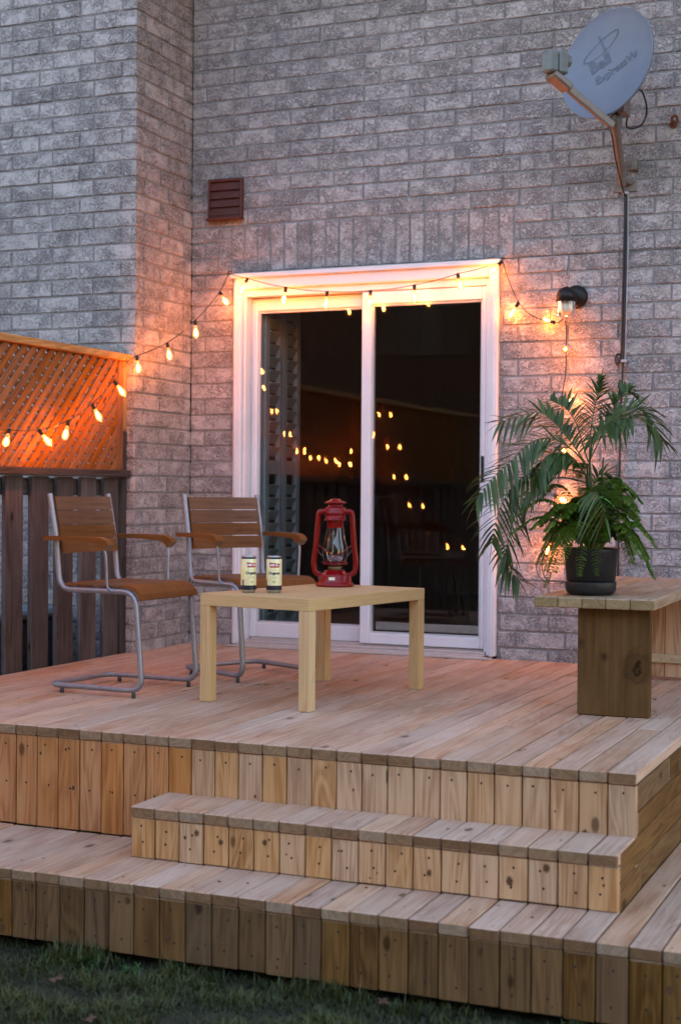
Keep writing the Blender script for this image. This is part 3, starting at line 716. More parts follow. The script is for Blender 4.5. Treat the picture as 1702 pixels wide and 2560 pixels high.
# ------------------------------------------------------------------ satellite dish
dish = thing('satellite_dish', (.905, 0, 2.44), 'grey-blue satellite dish on a bent mast bolted to the brick wall', 'satellite dish')
nrm = V((-.44, -.888, .153)).normalized(); DC = V((.90, -.45, 2.955))
xl_ = V((0, 0, 1)).cross(nrm).normalized(); xl_ = -xl_ if xl_.x < 0 else xl_
yl_ = nrm.cross(xl_).normalized(); yl_ = -yl_ if yl_.z < 0 else yl_
tw = R(8); xa = xl_ * cos(tw) + yl_ * sin(tw); ya = yl_ * cos(tw) - xl_ * sin(tw)
RX, RY, DP = .272, .268, .045
def dp(x, y, off=0): return DC + xa * x + ya * y + nrm * (off - DP + DP * ((x / RX) ** 2 + (y / RY) ** 2))
mb = MB(); n = 40; rows = []
for k in range(9): rr = max(k / 8, .001); rows.append([dp(RX * rr * cos(2 * pi * j / n), RY * rr * sin(2 * pi * j / n)) for j in range(n)])
for (e, o) in ((1.012, .001), (1.018, -.006), (1.012, -.014), (.99, -.012)): rows.append([dp(RX * e * cos(2 * pi * j / n), RY * e * sin(2 * pi * j / n), o) for j in range(n)])
for k in range(7, -1, -1): rr = max(k / 8, .001); rows.append([dp(RX * rr * cos(2 * pi * j / n), RY * rr * sin(2 * pi * j / n), -.006) for j in range(n)])
mb.grid(rows, True); refl = mb.build('reflector', [M_dish], dish)
lr = R(14)
def lg(cx, cy): return lambda c: dp(cx + c.x * cos(lr) - c.y * sin(lr), cy + c.x * sin(lr) + c.y * cos(lr), .003)
mb = text_mb('Bell', .085, .0022, fn=lg(-.065, .035)); mb = text_mb('ExpressVu', .062, .0008, fn=lg(.035, -.022), mb=mb)
el = [(.118 * cos(a), .03 * sin(a)) for a in [2 * pi * i / 40 for i in range(41)]]
for (p, q) in zip(el, el[1:]):
    f_ = lg(-.05, .115); r_ = R(10); g_ = lambda p, s: f_(V((p[0] * s * cos(r_) - p[1] * s * sin(r_), p[0] * s * sin(r_) + p[1] * s * cos(r_), 0)))
    mb.face([g_(p, 1), g_(q, 1), g_(q, .93), g_(p, .93)])
f_ = lg(-.05, .115); mb.face([f_(V(p)) for p in ((.0, .06, 0), (.008, .06, 0), (.014, -.02, 0), (.006, -.03, 0))])
mb.build('logo', [M_dishmark], refl)
arm0 = DC - ya * .30 + nrm * -.02; lnbc = V((.728, -.72, 2.90))
mb = MB(); a_ = arm0; b_ = lnbc + V((-.005, .005, -.066))
ax = (b_ - a_).normalized(); sd = ax.cross(V((0, 0, 1))).normalized(); up_ = sd.cross(ax)
Ma = Mx((( ax.x, sd.x, up_.x, a_.x), (ax.y, sd.y, up_.y, a_.y), (ax.z, sd.z, up_.z, a_.z), (0, 0, 0, 1)))
mb.box((-.03, -.014, -.018), ((b_ - a_).length - .05, .014, .018), 0, .004, M=Ma)
mb.box(((b_ - a_).length - .085, -.042, -.02), ((b_ - a_).length + .035, .042, .016), 0, .008, M=Ma); mb.build('feed_arm', [M_galv], dish)
dl = (DC - lnbc).normalized(); Ml = Mx.Translation(lnbc) @ Mx.Rotation(atan2(dl.y, dl.x), 4, 'Z')
mb = MB(); mb.box((-.065, -.034, -.05), (-.012, .034, .045), 2, .008, M=Ml); mb.box((-.01, -.04, -.052), (.045, .04, .055), 2, .008, M=Ml)
mb.tube([Ml @ V((.04, 0, .02)), Ml @ V((.075, 0, .022))], [.02, .03], 14); mb.build('feed_horn', [M_lnb], dish)
mast = [V((.905, -.03, 2.45)), V((.905, -.16, 2.5)), V((.915, -.34, 2.64)), V((.935, -.42, 2.78))]
mast = rounded([V((.90, -.055, 2.445)), V((.905, -.10, 2.5)), V((.928, -.36, 2.70)), V((.935, -.36, 2.84))], .06, 5)
mb = MB(); mb.tube(mast, .021, 12); mb.build('mast', [M_galv], dish)
mb = MB(); mb.box((.885, -.37, 2.74), (.985, -.28, 2.90), 2, .006); mb.box((.95, -.42, 2.72), (.99, -.30, 2.86), 2, .004)
bc = DC - nrm * .064; mb.tube([bc, V((.935, -.34, 2.86))], .03, 10); mb.tube([arm0, V((.93, -.36, 2.72))], .016, 8); mb.build('bracket', [M_galv], dish)
mb = MB(); mb.box((.845, -.012, 2.418), (.965, -.001, 2.475), 0, .003); mb.tube([(.875, -.014, 2.46), (.90, -.08, 2.47)], .012, 8); mb.tube([(.935, -.014, 2.46), (.91, -.08, 2.47)], .012, 8)
mb.box((.93, -.06, 2.52), (.972, -.002, 2.575), 0, .003); mb.tube([(.95, -.03, 2.55), (.915, -.13, 2.53)], .009, 8); mb.build('wall_foot', [M_galv], dish)
mb = MB(); mb.tube(spline([arm0 + V((0, 0, -.02)), (.915, -.36, 2.62), (.905, -.25, 2.55), (.905, -.08, 2.43), (.907, -.02, 2.40)], 6), .004, 6)
mb.tube(spline([(.99, -.3, 2.86), (1.04, -.28, 2.85), (1.06, -.25, 2.76), (1.03, -.25, 2.69), (.97, -.28, 2.68), (.98, -.3, 2.75)], 6), .0045, 6); mb.build('dish_cable', [M_cable], dish)
cx_ = thing('coax_cable', (.905, 0, 1.3), 'pair of black cables running down the brick wall below the satellite dish', 'cable')
mb = MB(); mb.tube(spline([(.907, -.016, 2.42), (.905, -.014, 2.2), (.9, -.014, 1.9), (.896, -.014, 1.65), (.892, -.015, 1.57), (.876, -.02, 1.54), (.866, -.02, 1.565), (.874, -.02, 1.59), (.892, -.018, 1.59)], 8), .0055, 6)
mb.tube(spline([(.914, -.016, 2.42), (.915, -.014, 2.2), (.911, -.014, 1.9), (.906, -.014, 1.6), (.9, -.014, 1.44), (.893, -.014, 1.2), (.89, -.014, .5), (.89, -.014, .05)], 8), .0055, 6)
mb.build('cable', [M_cable], cx_)
mb = MB(); mb.tube(spline([(.921, -.013, 2.41), (.923, -.012, 2.1), (.919, -.012, 1.8), (.914, -.012, 1.53)], 6), .003, 6); mb.build('pale_strand', [M_conduit], cx_)  # thin pale strand along the right of the black cables
mb = MB()
for z in (2.405, 1.55): mb.box((.895, -.024, z), (.925, -.001, z + .014), 0, .003)
mb.build('clip', [M_conduit], cx_)
hk = thing('wall_hook', (1.15, 0, 2.74), 'small rusty hook left in the brick wall beside the satellite dish', 'hook')
mb = MB(); mb.tube(spline([(1.145, .0, 2.742), (1.145, -.04, 2.745), (1.15, -.06, 2.765), (1.165, -.05, 2.772), (1.172, -.035, 2.75)], 5), .007, 7); mb.disc((1.145, -.004, 2.742), (0, -1, 0), .022, 12); mb.build('hook', [M_rust], hk)

# ------------------------------------------------------------------ patio chairs
CW = .215
def make_chair(label):
    t = thing('patio_chair', (0, 0, 0), label, 'chair', 0, 'cantilever patio chairs on the deck')
    mb = MB()
    prof = [(-.24, .858), (-.205, .68), (-.183, .447), (.205, .447), (.243, .034)]
    path = [V((x, -CW, z)) for x, z in prof] + [V((-.235, -CW, .034)), V((-.235, CW, .034))] + [V((x, CW, z)) for x, z in prof[::-1]]
    mb.tube(rounded(path, .062, 7), .0125, 10)
    fm = mb.build('frame', [M_steel], t, True)
    for sx, sy in ((-.17, -CW), (-.17, CW), (.2, -CW), (.2, CW)):
        mb = MB(); mb.lathe([(.006, .03), (.009, .018), (.009, .001), (0, .0005)], 10, c=(sx, sy, 0)); mb.build('glide', [M_foot], t, True)
    for i in range(4):                         # curved back slats
        mb = MB(); rows = []
        zt = .846 - i * .0625; zb = zt - .0585
        def xb(z): return -.24 + (.858 - z) * .19 + .012
        for k in range(11):
            y = -CW + .012 + (2 * CW - .024) * k / 10; bow = -.024 * (1 - (2 * k / 10 - 1) ** 2)
            p = []
            for z, o in ((zb, .006), (zt, .006), (zt, -.008), (zb, -.008)): p.append((xb(z) + o + bow, y, z))
            rows.append(p)
        mb.grid(rows, True, random.random(), 0, False, .043, .03)
        mb.face(rows[0][::-1]); mb.face(rows[-1])
        mb.build('back_slat', [M_teak], t, True)
    sx = [-.155, -.085, -.012, .061, .134]
    for i, x0 in enumerate(sx):
        mb = MB()
        if i < 4: mb.box((x0, -CW - .006, .461), (x0 + .068, CW + .006, .475), 1, .003)
        else:
            pr = [(x0, .475), (x0 + .04, .474), (x0 + .075, .462), (x0 + .1, .438), (x0 + .108, .415)]
            rows = []
            for k in range(len(pr)):
                x, z = pr[k]; x2, z2 = pr[min(k + 1, len(pr) - 1)]; x1_, z1_ = pr[max(k - 1, 0)]; d = V((x2 - x1_, z2 - z1_)).normalized(); nx, nz = -d.y, d.x
                rows.append([(x, -CW - .006, z), (x, CW + .006, z), (x - nx * .014, CW + .006, z - nz * .014), (x - nx * .014, -CW - .006, z - nz * .014)])
            mb.grid(rows, True, .5, 0, False, .03, .1); mb.face(rows[0]); mb.face(rows[-1][::-1])
        mb.build('seat_slat', [M_teak], t, True)
    for s in (-1, 1):
        mb = MB(); rows = []; yc = s * (CW + .03)
        pr = [(-.235, .667, .0095), (-.1, .668, .0098), (.02, .664, .012), (.055, .658, .016), (.078, .645, .019), (.088, .632, .019)]
        for k, (x, z, h) in enumerate(pr):
            a = R(0 if k < 3 else (12, 30, 48)[k - 3]); w = .021
            rows.append([(x + sin(a) * h, yc - w, z + h * cos(a)), (x + sin(a) * h, yc + w, z + h * cos(a)), (x - sin(a) * h, yc + w, z - h * cos(a)), (x - sin(a) * h, yc - w, z - h * cos(a))])
        mb.grid(rows, True, .5, 0, False, .1, .03, True); mb.face(rows[0], None, .5, 1); mb.face(rows[-1][::-1], None, .5, 1)
        ar = mb.build('armrest', [M_teak, M_armend], t, True)
        mb = MB(); mb.tube(rounded([(.06, yc, .645), (.074, yc - s * .004, .60), (.075, yc - s * .012, .46), (.1, s * (CW + .006), .445)], .03, 5), .0062, 8)
        mb.build('arm_post', [M_steel], t, True)
        mb = MB(); mb.tube([(-.2, s * CW, .668), (-.2, yc, .668)], .006, 8); mb.build('arm_pin', [M_steel], t, True)
    return t
c1 = make_chair('slatted teak and steel tube chair in front of the picket fence'); c1.location = (-.868, -1.935, 0); c1.rotation_euler = (0, 0, R(-3.5))
c2 = copy_tree(c1); c2['label'] = 'slatted teak and steel tube chair between brick corner and patio door'
c2.location = (-.605, -1.225, 0); c2.rotation_euler = (0, 0, R(-27))

# ------------------------------------------------------------------ coffee table and what stands on it
tb = thing('coffee_table', (.1428, -2.2107, 0), 'pale birch coffee table with thick square legs standing on the deck', 'table', 1.3831)
mb = MB(); mb.box((0, 0, .40), (.9, .55, .45), 0, .0015, .5); mb.build('tabletop', [M_birch], tb, True)
for x0, y0 in ((0, 0), (.85, 0), (0, .5), (.85, .5)):
    mb = MB(); mb.box((x0 + .0005, y0 + .0005, .001), (x0 + .0495, y0 + .0495, .3995), 2, .0015); mb.build('leg', [M_birchleg], tb, True)
def can(label, x, y, rz):
    t = thing('beer_can', (x, y, .45), label, 'beer can', rz, 'tall yellow beer cans on the table'); r = .0328
    mb = MB(); mb.lathe([(r - .001, .014), (r, .018), (r, .139), (r - .0008, .142)], 32); bd = mb.build('body', [M_can], t, True)
    mb = MB(); mb.lathe([(r + .0004, .0135), (r + .0004, .032)], 32, mat=0); mb.build('dark_band', [M_candark], t, True)
    mb = MB(); mb.lathe([(r - .0035, .149), (r - .0025, .146), (r - .0008, .1421)], 32); mb.build('neck', [M_candark], t, True)
    mb = MB(); mb.lathe([(0, .004), (r - .012, .004), (r - .0095, .0005), (r - .007, .002), (r - .001, .0138)], 32); mb.lathe([(r - .0035, .1491), (r - .0028, .152), (r - .0025, .1545), (r - .0045, .1545), (r - .0055, .1505), (0, .15)], 32)
    mb.tube([(.004, 0, .1515), (.016, 0, .152)], .004, 8, flat=.3); mb.build('lid', [M_alu], t, True)
    def cy(u, z, o=.0003): a = u / r; return V(((r + o) * sin(a), -(r + o) * cos(a), z))
    mb = MB(); q = [(-.0215, .1285), (.0245, .1235), (.0215, .107), (-.0185, .1068)]
    for i in range(10):
        def L(t, a, b): return (a[0] + (b[0] - a[0]) * t, a[1] + (b[1] - a[1]) * t)
        t0, t1 = i / 10, (i + 1) / 10
        mb.face([cy(*L(t0, q[3], q[2])), cy(*L(t1, q[3], q[2])), cy(*L(t1, q[0], q[1])), cy(*L(t0, q[0], q[1]))], None, .5, 0)
    text_mb('Mill St.', .0135, .0005, 1, fn=lambda c: cy(c.x + .001, c.y + .117, .0006), mb=mb)
    text_mb('Organic', .0155, .0007, 2, fn=lambda c: cy(c.x, c.y + .0835, .0005), mb=mb)
    text_mb('ORIGINAL', .0045, .0001, 3, space=1.9, fn=lambda c: cy(c.x, c.y + .0965, .0005), mb=mb)
    text_mb('LAGER', .0055, .0001, 3, space=1.6, fn=lambda c: cy(c.x, c.y + .0665, .0005), mb=mb)
    for (w, z) in ((.012, .049), (.018, .0445), (.042, .039)): mb.face([cy(-w / 2, z, .0005), cy(0, z, .0005), cy(0, z + .0018, .0005), cy(-w / 2, z + .0018, .0005)], None, .5, 3); mb.face([cy(0, z, .0005), cy(w / 2, z, .0005), cy(w / 2, z + .0018, .0005), cy(0, z + .0018, .0005)], None, .5, 3)
    for z in (.0275, .023): mb.face([cy(-.014, z, .0008), cy(0, z, .0008), cy(0, z + .001, .0008), cy(-.014, z + .001, .0008)], None, .5, 4); mb.face([cy(0, z, .0008), cy(.014, z, .0008), cy(.014, z + .001, .0008), cy(0, z + .001, .0008)], None, .5, 4)
    mb.face([cy(-.041, .014, .0009), cy(-.034, .014, .0009), cy(-.034, .056, .0009), cy(-.041, .056, .0009)], None, .5, 4)
    mb.build('label_print', [M_badge, M_paper, M_ink, M_ink2, M_ink], t, True)
    return t
can('yellow and navy beer can whose lettering turns away, left of its twin', -.236, -1.984, R(26 + 24))
can('yellow and navy beer can facing forward with red badge, nearer the lantern', -.136, -1.946, R(26))
ln = thing('oil_lantern', (-.084, -1.42, .45), 'red metal oil lantern with clear glass globe on the table', 'lantern', R(24))
mb = MB(); mb.lathe([(0, .0005), (.083, .0005), (.0875, .006), (.085, .014), (.077, .02), (.0745, .024), (.0745, .05), (.072, .0555), (.062, .058), (.052, .064), (.046, .072), (.03, .076), (0, .076)], 40); mb.build('tank', [M_red], ln, True)
mb = MB(); mb.lathe([(.026, .074), (.03, .082), (.03, .09), (.022, .094), (.022, .103), (0, .106)], 24); mb.build('burner', [M_brass], ln, True)
mb = MB(); mb.lathe([(.03, .1), (.054, .099), (.055, .102), (.03, .104), (.03, .1)], 32); mb.build('globe_plate', [M_red], ln, True)
mb = MB(); mb.lathe([(.04, .104), (.047, .112), (.054, .13), (.0565, .15), (.054, .175), (.047, .205), (.041, .235), (.038, .264)], 32); mb.build('globe', [M_lglass], ln, True)
mb = MB(); mb.lathe([(.037, .264), (.037, .295), (.054, .298), (.054, .301), (.045, .302), (.045, .326), (.0465, .328), (.0465, .331), (.045, .333), (.045, .352), (.043, .356), (.033, .357), (.033, .372), (.0495, .375), (.05, .378), (.04, .383), (.026, .388), (.02, .394), (0, .396)], 36); mb.build('chimney', [M_red], ln, True)
mb = MB()
for s in (-1, 1): mb.tube(rounded([(s * .04, 0, .336), (s * .074, 0, .338), (s * .084, 0, .2), (s * .095, 0, .10), (s * .088, 0, .062), (s * .06, 0, .05)], .03, 6), .0125, 12)
mb.build('side_tube', [M_red], ln, True)
mb = MB()
for s in (-1, 1):
    for q in (-1, 1): mb.tube(spline([(s * .084, q * .006, .19), (s * .045, q * .05, .165), (s * .0, q * .064, .135), (-s * .05, q * .04, .108)], 6), .0018, 6)
mb.tube([( .06 * cos(a), .06 * sin(a), .107) for a in [2 * pi * k / 32 for k in range(33)]], .0018, 6); mb.build('globe_guard', [M_red], ln, True)
mb = MB(); hb = [(.075 * cos(a), .012, .335 - .055 * sin(a) * 0 - .0) for a in (0,)]
mb.tube(spline([(.082, .0, .33), (.09, .03, .25), (.07, .075, .15), (0, .095, .11), (-.07, .075, .15), (-.09, .03, .25), (-.082, 0, .33)], 8), .002, 6); mb.build('bail', [M_galv], ln, True)
mb = MB(); ph = [R(-112), R(-105), R(-98), R(-91)]
for a, b in zip(ph, ph[1:]): mb.face([(.0751 * cos(a), .0751 * sin(a), .032), (.0751 * cos(b), .0751 * sin(b), .032), (.0751 * cos(b), .0751 * sin(b), .045), (.0751 * cos(a), .0751 * sin(a), .045)])
mb.build('sticker', [M_sticker], ln, True)

# ------------------------------------------------------------------ bench with pot, palm and fern
BZ = .468
bench = thing('plank_bench', (1.25, -1.82, 0), 'low plank bench on a wide brown slab leg at the right edge', 'bench', R(1.2))
bx = -.29; pw = .0945; lx = -.131
mb = MB()
for i in range(5): mb.box((bx + i * pw + .001, -.04 + random.uniform(-.001, .001), BZ - .041), (bx + (i + 1) * pw - .001, 1.58, BZ + random.uniform(-.001, .001)), 1, .004, None, 0, 1)
mb.build('seat', [M_bench, M_benchend], bench, True)
mb = MB(); mb.box((lx, .035, .001), (lx + .285, .073, BZ - .042), 2, .003, .5); lg_ = mb.build('leg', [M_slab, M_slab], bench, True)
mb = MB()
for i in range(4): mb.box((lx - .05 + i * .092, 1.30, .012), (lx + .04 + i * .092, 1.325, BZ - .042), 2, .003, None, 0, 1)
pn = mb.build('leg', [M_riser, M_end], bench, True); pn['label'] = 'rear support of upright cedar boards'
mb = MB(); mb.box((lx - .05, 1.282, .083), (lx + .316, 1.2995, .122), 0, .002)
mb.build('batten', [M_batten], pn, True)
mb = MB()
for k in range(7): mb.disc((lx - .03 + k * .05, 1.2815, .1 + random.uniform(-.006, .006)), (0, -1, 0), .003, 8)
mb.build('screws', [M_screw], pn, True)
PC = V((1.137, -1.655, BZ))
pot = thing('plant_pot', PC, 'round charcoal plastic pot with attached saucer on the bench end', 'pot')
mb = MB(); mb.lathe([(.093, .056), (.098, .06), (.107, .176), (.109, .186), (.106, .188), (.1, .186), (.098, .165), (0, .16)], 40); mb.build('body', [M_pot], pot, True)
mb = MB(); mb.lathe([(0, .001), (.08, .001), (.094, .008), (.101, .022), (.103, .05), (.101, .0545), (.09, .0545)], 40); mb.build('saucer', [M_pot], pot, True)
mb = MB(); mb.lathe([(.097, .166), (.05, .172), (0, .174)], 20); mb.build('soil', [M_soil], pot, True)
palm = thing('potted_palm', PC + V((0, 0, .16)), 'tall parlour palm with arching dark fronds growing from the charcoal pot', 'palm')
FR = {1: [(1.117, -1.65, .984), (1.068, -1.62, 1.05), (1.007, -1.6, 1.121), (.957, -1.6, 1.176), (.894, -1.62, 1.209), (.762, -1.68, 1.167)],
2: [(1.117, -1.65, .984), (1.072, -1.7, 1.047), (.997, -1.75, 1.094), (.923, -1.8, 1.077), (.856, -1.85, 1.001), (.795, -1.9, .932), (.741, -1.92, .852)],
3: [(1.115, -1.65, .952), (1.041, -1.66, .973), (.963, -1.7, .978), (.902, -1.76, .95), (.837, -1.8, .885), (.803, -1.85, .783), (.785, -1.86, .682)],
4: [(1.11, -1.65, .92), (.987, -1.6, .941), (.892, -1.6, .897), (.824, -1.62, .82), (.792, -1.66, .677), (.781, -1.66, .589), (.836, -1.66, .519)],
5: [(1.125, -1.65, 1.006), (1.149, -1.64, 1.097), (1.204, -1.62, 1.162), (1.274, -1.6, 1.215), (1.335, -1.58, 1.21), (1.396, -1.56, 1.093)],
6: [(1.125, -1.65, 1.006), (1.115, -1.6, 1.104), (1.123, -1.58, 1.203), (1.139, -1.57, 1.284), (1.15, -1.57, 1.346)],
7: [(1.13, -1.66, 1.005), (1.152, -1.72, 1.078), (1.198, -1.78, 1.128), (1.264, -1.82, 1.162), (1.335, -1.86, 1.169)],
8: [(1.14, -1.7, .717), (1.154, -1.75, .813), (1.168, -1.8, .866), (1.187, -1.85, .882), (1.228, -1.9, .851), (1.254, -1.92, .79)],
9: [(1.133, -1.65, .812), (1.136, -1.62, .909), (1.158, -1.6, .953), (1.201, -1.6, .953), (1.244, -1.62, .878)],
10: [(1.125, -1.65, 1.006), (1.158, -1.56, 1.122), (1.187, -1.5, 1.222), (1.221, -1.48, 1.289), (1.246, -1.47, 1.3)],
11: [(1.12, -1.65, 1.006), (1.075, -1.58, 1.094), (1.032, -1.5, 1.169), (.974, -1.45, 1.234), (.902, -1.42, 1.27)],
12: [(1.115, -1.65, .941), (1.083, -1.7, 1.004), (1.041, -1.75, 1.035), (.989, -1.8, 1.023), (.952, -1.82, .949)]}
LEN = {1: .125, 2: .12, 3: .125, 4: .105, 5: .14, 6: .1, 7: .15, 8: .13, 9: .09, 10: .1, 11: .12, 12: .1}
def leaflet(mb, p, d, L, w, droop, tone, mat=0, n=5):
    d = d.normalized(); side = d.cross(V((0, 0, 1)));
    side = side.normalized() if side.length > .05 else V((1, 0, 0)); nn = side.cross(d)
    rl = []; rm = []; rr = []
    for k in range(n + 1):
        t = k / n; c = p + d * (L * t) + V((0, 0, -droop * L * t * t)); ww = w * (sin(pi * min(1, t * .82 + .18)) ** .8) * (1 - t * .25)
        if k == n: ww = .0004
        rl.append(c - side * ww); rm.append(c - nn * (ww * .35)); rr.append(c + side * ww)
    mb.grid([rl, rm, rr], False, tone, mat, True)
for k, P in FR.items():
    rs = random.Random(100 + k); mb = MB(); sp = spline(P, 8); n = len(sp)
    mb.tube(sp, [.0035 * (1 - .75 * i / n) for i in range(n)], 5, .6)
    start = .22 if k != 8 else .45
    L0 = LEN[k]; tot = n - 1; cnt = int(26 if k not in (8, 9) else 13)
    for i in range(cnt):
        t = start + (1 - start) * i / (cnt - 1); j = t * (n - 1); a = int(min(j, n - 2)); p = sp[a].lerp(sp[a + 1], j - a)
        d = (sp[a + 1] - sp[a]).normalized(); sd = d.cross(V((0, 0, 1)))
        sd = sd.normalized() if sd.length > .1 else V((0, 1, 0))
        if sd.y > 0: sd = -sd                       # +side faces the garden
        vn = sd.cross(d); vn = -vn if vn.z < 0 else vn
        ph = R(rs.uniform(28, 48)); sd = sd * cos(ph) - vn * sin(ph)
        for s in (-1, 1):
            L = L0 * (.55 + .6 * sin(pi * (.15 + .75 * i / cnt))) * rs.uniform(.85, 1.1)
            dd = d * rs.uniform(.55, .8) + sd * s * rs.uniform(.75, .95) + V((rs.uniform(-.08, .08), rs.uniform(-.1, .1), rs.uniform(-.15, .1)))
            leaflet(mb, p, dd, L, .0086 * rs.uniform(.75, 1.15), rs.uniform(.1, .5), rs.random())
    leaflet(mb, sp[-2], sp[-1] - sp[-2], L0 * .7, .007, .4, .5)
    mb.build('frond', [M_palm], palm)
mb = MB()
for q in (((1.137, -1.655, .62), (1.135, -1.652, .8), (1.125, -1.65, 1.006)), ((1.13, -1.65, .62), (1.125, -1.648, .8), (1.117, -1.65, .985)), ((1.142, -1.66, .62), (1.14, -1.66, .85), (1.13, -1.66, 1.006)), ((1.128, -1.65, .62), (1.124, -1.65, .78), (1.112, -1.65, .955)), ((1.14, -1.64, .62), (1.148, -1.62, .8), (1.17, -1.6, .98)), ((1.15, -1.65, .62), (1.165, -1.64, .8), (1.18, -1.64, 1.02))):
    mb.tube(spline(q, 6), [.006 - .0002 * i for i in range(13)], 7)
mb.build('stem', [M_stem], palm)
mb = MB(); leaflet(mb, V((1.2, -1.82, .862)), V((.9, -.1, .1)), .075, .007, .75, .8); leaflet(mb, V((1.175, -1.8, .87)), V((.6, -.1, .02)), .05, .006, .3, .7); yl = mb.build('green_lit_leaf', [M_lime], palm); yl['label'] = 'leaf coloured bright lime as if lit green'
fern = thing('potted_fern', PC + V((.01, 0, .165)), 'bushy mid-green fern spilling over the rim of the charcoal pot', 'fern')
tips = [(1.336, -1.62, .836), (1.35, -1.66, .736), (1.323, -1.7, .594), (1.197, -1.8, .55), (.932, -1.6, .481), (.923, -1.62, .58), (.824, -1.75, .707), (.921, -1.8, .726), (.944, -1.5, .954), (1.058, -1.55, .942), (1.257, -1.58, .883), (1.068, -1.8, .686), (1.233, -1.8, .689), (1.327, -1.7, .678), (.837, -1.7, .782), (.904, -1.6, .848)]
rf = random.Random(5)
for i in range(70):
    a = rf.uniform(0, 2 * pi); r = rf.uniform(.09, .26); tips.append((1.14 + r * cos(a), -1.655 + r * sin(a) * .9, rf.uniform(.64, .9) - max(0, r - .14) * 1.0))
for tp in tips:
    tp = V(tp); a = atan2(tp.y + 1.655, tp.x - 1.14); b0 = V((1.14 + .035 * cos(a), -1.655 + .03 * sin(a), .635)); h = tp - b0; hl = sqrt(h.x ** 2 + h.y ** 2)
    top = max(tp.z, .70) + .05 + .25 * hl * .5
    mid1 = b0 + V((h.x * .25, h.y * .25, (top - b0.z) * .7)); mid2 = V((b0.x + h.x * .62, b0.y + h.y * .62, top * .62 + tp.z * .38 + (.02 if tp.z > .6 else .03)))
    sp = spline([b0, mid1, mid2, tp], 9); n = len(sp); mb = MB(); mb.tube(sp, [.0016 * (1 - .7 * i / n) for i in range(n)], 4, .7)
    Lt = sum((sp[i + 1] - sp[i]).length for i in range(n - 1)); cnt = int(Lt / .0065)
    for i in range(int(cnt * .18), cnt):
        t = i / cnt; j = t * (n - 1); q = int(min(j, n - 2)); p = sp[q].lerp(sp[q + 1], j - q); d = (sp[q + 1] - sp[q]).normalized(); sd = d.cross(V((0, 0, 1)))
        sd = sd.normalized() if sd.length > .1 else V((cos(a + 1.57), sin(a + 1.57), 0))
        Lp = .038 * (sin(pi * min(1, .12 + t * .86)) ** .7) * rf.uniform(.85, 1.15) + .003
        for s in (-1, 1): leaflet(mb, p, d * .25 + sd * s + V((0, 0, rf.uniform(-.2, .15))), Lp, .0068, rf.uniform(.1, .5), rf.random(), 0, 3)
    mb.build('frond', [M_fern], fern)

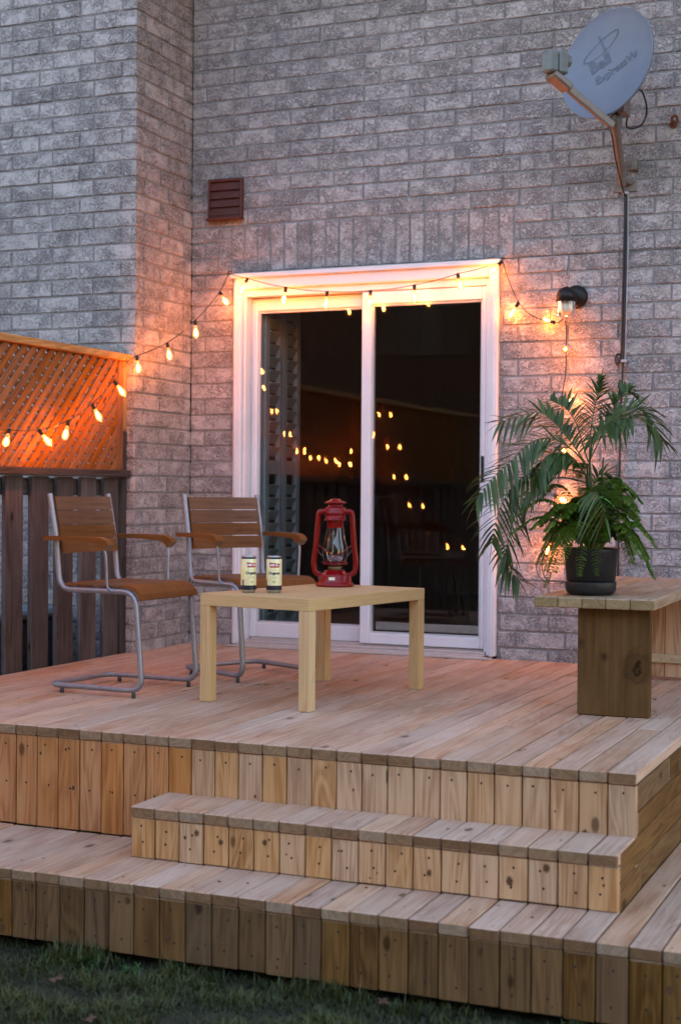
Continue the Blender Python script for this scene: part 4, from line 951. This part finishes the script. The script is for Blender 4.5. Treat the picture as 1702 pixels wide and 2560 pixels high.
# ------------------------------------------------------------------ grass, weeds and leaves at the foot of the deck
rg = random.Random(11); mb = MB(); GX0, GX1, GY0, GY1 = -1.2, 2.2, -4.35, -3.46
from mathutils import noise as mn
def clump(x, y): return min(1, max(0, .5 + 1.1 * mn.noise(V((x * 5, y * 7, 0))) + .6 * mn.noise(V((x * 17, y * 21, 3)))))
for i in range(70000):
    x = rg.uniform(GX0, GX1); y = rg.uniform(GY0, GY1); c = clump(x, y)
    if rg.random() > .28 + .72 * c: continue
    h = rg.uniform(.008, .03) * (.5 + .9 * c); a = rg.uniform(0, 2 * pi); w = rg.uniform(.0012, .003); l = rg.uniform(.5, 2.2) * h; z = -.641
    if y > -3.56: h *= 1 + 1.2 * rg.random() * c
    dx, dy = cos(a), sin(a); px, py = -dy * w, dx * w
    t = min(1, max(0, .75 * c + rg.uniform(-.35, .45) + (.3 if rg.random() < .06 else 0)))
    n0 = len(mb.v); mb.v += [(x - px, y - py, z), (x + px, y + py, z), (x + px * .7 + dx * l * .4, y + py * .7 + dy * l * .4, z + h * .7), (x - px * .7 + dx * l * .4, y - py * .7 + dy * l * .4, z + h * .7), (x + dx * l, y + dy * l, z + h)]
    mb.f += [(n0, n0 + 1, n0 + 2, n0 + 3), (n0 + 3, n0 + 2, n0 + 4)]; mb.uv += [(0, 0)] * 7; mb.t += [t, t]; mb.m += [0, 0]; mb.sm += [True, True]
tag(mb.build('grass', [M_grass]), 'short dark lawn grass below the deck skirt', 'grass', kind='stuff')
def weed(x, y, n, sz, seed, mat, label):
    rs = random.Random(seed); t = thing('weed', (x, y, -.64), label, 'weed', 0, 'weeds against the deck skirt'); mb = MB()
    for i in range(n):
        a = rs.uniform(0, 2 * pi); L = sz * rs.uniform(.6, 1.1); d = V((cos(a), sin(a), rs.uniform(.4, 1.4))); leaflet(mb, V((x + rs.uniform(-.03, .03), y + rs.uniform(-.02, .02), -.64)), d, L, L * rs.uniform(.1, .2), rs.uniform(.2, .8), rs.random())
    mb.build('leaves', [mat], t); return t
weed(-.165, -3.535, 22, .075, 1, M_weed, 'leafy weed with pale tips in front of the skirt left of the leaf litter')
weed(-.02, -3.54, 34, .09, 2, M_weed, 'largest dense weed tuft against the deck skirt')
weed(.14, -3.55, 18, .065, 3, M_weed, 'small bright weed right of the largest tuft')
weed(.42, -3.56, 12, .055, 4, M_weed, 'smallest weed farthest right along the deck skirt')
def dleaf(x, y, a, s, label):
    t = thing('dead_leaf', (x, y, -.615), label, 'leaf', a, 'dead leaves on the lawn'); mb = MB(); o = [(1.0, 0), (.55, .28), (.6, .62), (.15, .38), (-.2, .6), (-.35, .25), (-.8, .1), (-.8, -.1), (-.35, -.25), (-.2, -.6), (.15, -.38), (.6, -.62), (.55, -.28)]
    top = [(p[0] * s, p[1] * s, .006 * sin(p[0] * 4) + .004 * p[1]) for p in o]
    c = (0, 0, .004)
    for i in range(len(o)): mb.face([c, top[i], top[(i + 1) % len(o)]], None, .3 + .4 * (i % 3) / 2)
    mb.tube([(-.8 * s, 0, 0), (-1.4 * s, .1 * s, .004)], .001, 5); mb.build('blade', [M_dead], t, True)
dleaf(.0, -3.75, .6, .03, 'reddish dead leaf lying on the grass nearest the weeds')
dleaf(.98, -3.53, 2.2, .03, 'brown dead leaf against the foot of the skirt at the right')
dleaf(.28, -4.0, 1.2, .022, 'small tan dead leaf on the grass at the bottom edge')
